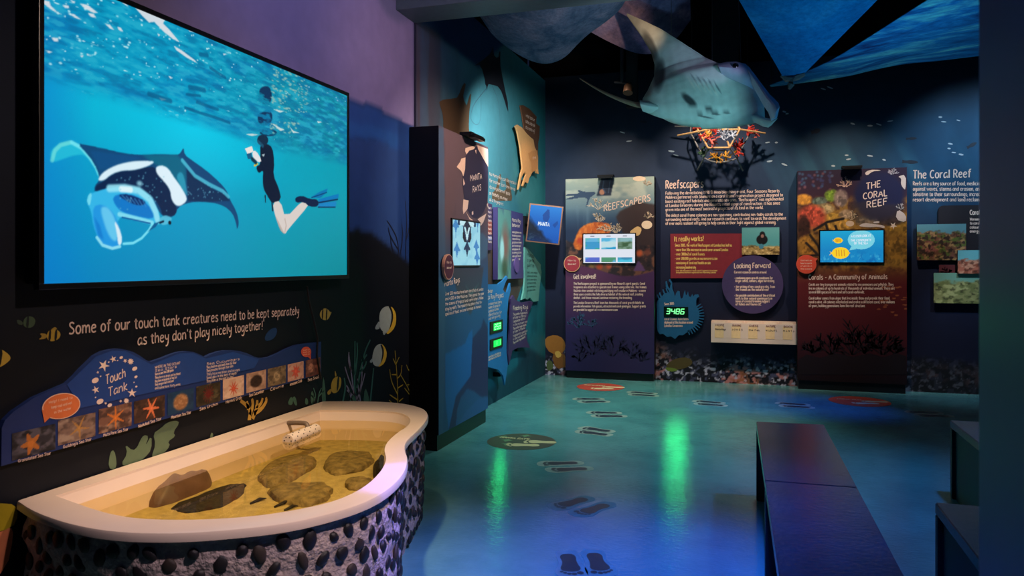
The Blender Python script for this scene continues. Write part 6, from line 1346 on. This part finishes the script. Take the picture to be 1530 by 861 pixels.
# ================================================================ BENCHES
BT = mat('dark_bench_top', (34, 44, 60), rough=.22, spec=.8, noise=.3, scale=9, bump=.06, bscale=50)
BS = mat('dark_bench_side', (20, 24, 36), rough=.5, noise=.2)
BH = .46
def bench(c0, c1, c2, c3, label, closed=False, grp='dark benches'):
    """c0 far-left, c1 far-right, c2 near-right, c3 near-left corners of the seat on the floor plan"""
    C_ = [Vector((*c, 0)) for c in (c0, c1, c2, c3)]; ctr = sum(C_, Vector())/4
    k = root('bench', ctr, label, 'bench', grp)
    def prism(name, Q, z0, z1, mt):
        bm = bmesh.new(); lo = [bm.verts.new((q.x, q.y, z0)) for q in Q]; hi = [bm.verts.new((q.x, q.y, z1)) for q in Q]
        bm.faces.new(lo); bm.faces.new(hi[::-1])
        for i in range(4): bm.faces.new((lo[i], hi[i], hi[(i+1) % 4], lo[(i+1) % 4]))
        bmesh.ops.recalc_face_normals(bm, faces=bm.faces); bmesh.ops.bevel(bm, geom=list(bm.edges), offset=.004, segments=2, affect='EDGES'); return bmobj(name, bm, mt, k)
    prism('seat', C_, BH-.045, BH, BT); t_ = .045; d = (C_[3]-C_[0]).normalized()*t_; d2 = (C_[2]-C_[1]).normalized()*t_
    prism('end_panel', [C_[0], C_[1], C_[1]+d2, C_[0]+d], 0, BH-.045, BS); prism('end_panel', [C_[3]-d, C_[2]-d2, C_[2], C_[3]], 0, BH-.045, BS)
    if closed:
        e = (C_[1]-C_[0]).normalized()*.03; prism('side_panel', [C_[0]+d+e*.6, C_[0]+d+e*1.6, C_[3]-d+e*1.6, C_[3]-d+e*.6], 0, BH-.045, BS)
    return k
PB_ = Plane('Z', BH); V2 = lambda x, y: Vector(PB_.uv(x, y))
a0, a1, a3, a2 = V2(1130, 630), V2(1231, 634.5), V2(1143, 718), V2(1281, 728.5)
dl, dr = (a3-a0), (a2-a1); g = .006
bench(a0, a1, a2, a3, 'dark bench in the middle of the floor, farther of two end to end')
bench(a3+dl.normalized()*g, a2+dr.normalized()*g, a2+dr*1.02, a3+dl*1.02, 'dark bench in the foreground, nearer of two end to end')
c0 = V2(1419.5, 628); w_ = (a1-a0).length; L_ = dl.length
bench(c0, c0+Vector((w_, 0)), c0+Vector((w_, -L_)), c0+Vector((0, -L_)), 'far dark bench partly hidden by the right partition', True)
d0 = V2(1397, 750.5); bench(d0, d0+Vector((w_, 0)), d0+Vector((w_, -L_)), d0+Vector((0, -L_)), 'near dark bench cut off by the right partition', True)

# ================================================================ FLOOR STICKERS
SOLE = [(-.30,-1.0),(-.05,-1.08),(.22,-1.0),(.32,-.7),(.26,-.3),(.30,.05),(.42,.4),(.40,.68),(.2,.82),(-.1,.86),(-.34,.75),(-.44,.5),(-.36,.1),(-.34,-.3),(-.40,-.7)]
TOES = [(-.34,.98,.15),(-.08,1.07,.12),(.12,1.04,.10),(.28,.95,.09),(.41,.82,.08)]
def foot(k, cx, cy, s_, ang, flip, mt, z=.0):
    c, s2__ = math.cos(ang), math.sin(ang); T = lambda a, b_: (cx+(a*flip*s_*c-b_*s_*s2__), cy+(a*flip*s_*s2__+b_*s_*c))
    f = slab('footprint', PF, [T(a, b_) for a, b_ in smooth_loop(SOLE, 1)], .0012, mt, k, z)
    for x, y, q in TOES: slab('toe', PF, [T(*p) for p in ell(x, y, q, q*1.1, 8)], .0012, mt, f, z)
FT = mat('footprint_ink', (30, 44, 58), rough=.3, noise=.2); FTE = mat('footprint_halo', (140, 146, 140), rough=.5, noise=.2)
where = ['closest to the camera, on the blue-lit floor', 'second nearest, inside the pale light patch', 'just behind the pale light patch on the floor', 'right of the brown round floor sticker', 'on the green-lit floor between the round stickers', 'just in front of the red floor sticker', 'right of the red sticker by the purple display', 'in the blue light before the white card holder', 'left of the orange sticker by the coral display', 'at the far right beyond the benches']
for i, (x, y, ang) in enumerate([(872,842,3.5),(871,756,2.6),(845,697,2.0),(890,645,1.3),(907,619.5,1.8),(884,598.5,1.9),(961,589,1.5),(1061,603,1.45),(1188,606,1.5),(1389,619,1.7)]):
    u, v_ = PF.uv(x, y); k = root('footprint_sticker', (u, v_, 0), 'pair of bare footprints '+where[i], 'floor sticker', 'footprint stickers')
    for sd in (-1, 1):
        cx, cy = u+sd*.075*math.cos(ang)-sd*.02*math.sin(ang), v_+sd*.075*math.sin(ang)
        c, s_ = math.cos(ang), math.sin(ang)
        slab('halo', PF, [(cx+(a*sd*c-b_*s_)*.142, cy+(a*sd*s_+b_*c)*.142) for a, b_ in smooth_loop([(p[0]*1.22, p[1]*1.12+.04) for p in SOLE[:7]]+[(.52,.85),(.3,1.12),(-.1,1.24),(-.46,1.12)]+[(p[0]*1.22, p[1]*1.12) for p in SOLE[11:]], 1)], .0008, FTE, k, 0)
        foot(k, cx, cy, .11, ang, sd, FT, .0004)
for (x, y, rad, col, lab, tx) in ((779, 660, .27, (58, 48, 40), 'round brown manta sticker on the floor beside the manta display', 'MANTA RAYS'), (897, 578.5, .265, (188, 64, 50), 'round red sticker on the floor before the purple display', 'REEFSCAPERS'), (1284, 600, .29, (214, 70, 40), 'round orange sticker on the floor before the coral display', 'CORAL REEF')):
    u, v_ = PF.uv(x, y); k = root('round_sticker', (u, v_, 0), lab, 'floor sticker')
    slab('disc', PF, ell(u, v_, rad, rad, 48), .001, flat(col), k, 0)
    mt = flat((224, 190, 150)) if rad != .27 else flat((206, 176, 130))
    for sd in (-1, 1): foot(k, u+.10+sd*.05, v_-.04+sd*.07, .115, 1.75, sd, mt, .0008)
    st, L_ = text_strokes(tx, 1); V, Fc = ribbon(PF, [[(u-.20+a*.24/L_, v_+.06+b_*.05/9) for a, b_ in q] for q in st], .009, .0022); obj('lettering', V, Fc, mt, k)
    if rad == .27:
        for a, b_ in ((-.12,.0),(-.08,-.12),(-.18,.1),(-.02,.19)): slab('manta_shape_print', PF, [(u+a+p*.05, v_+b_+q*.05) for p, q in [(0,1),(.5,.35),(1,0),(.4,-.2),(0,-1),(-.4,-.2),(-1,0),(-.5,.35)]], .0006, flat((96, 120, 84)), k, .0009)
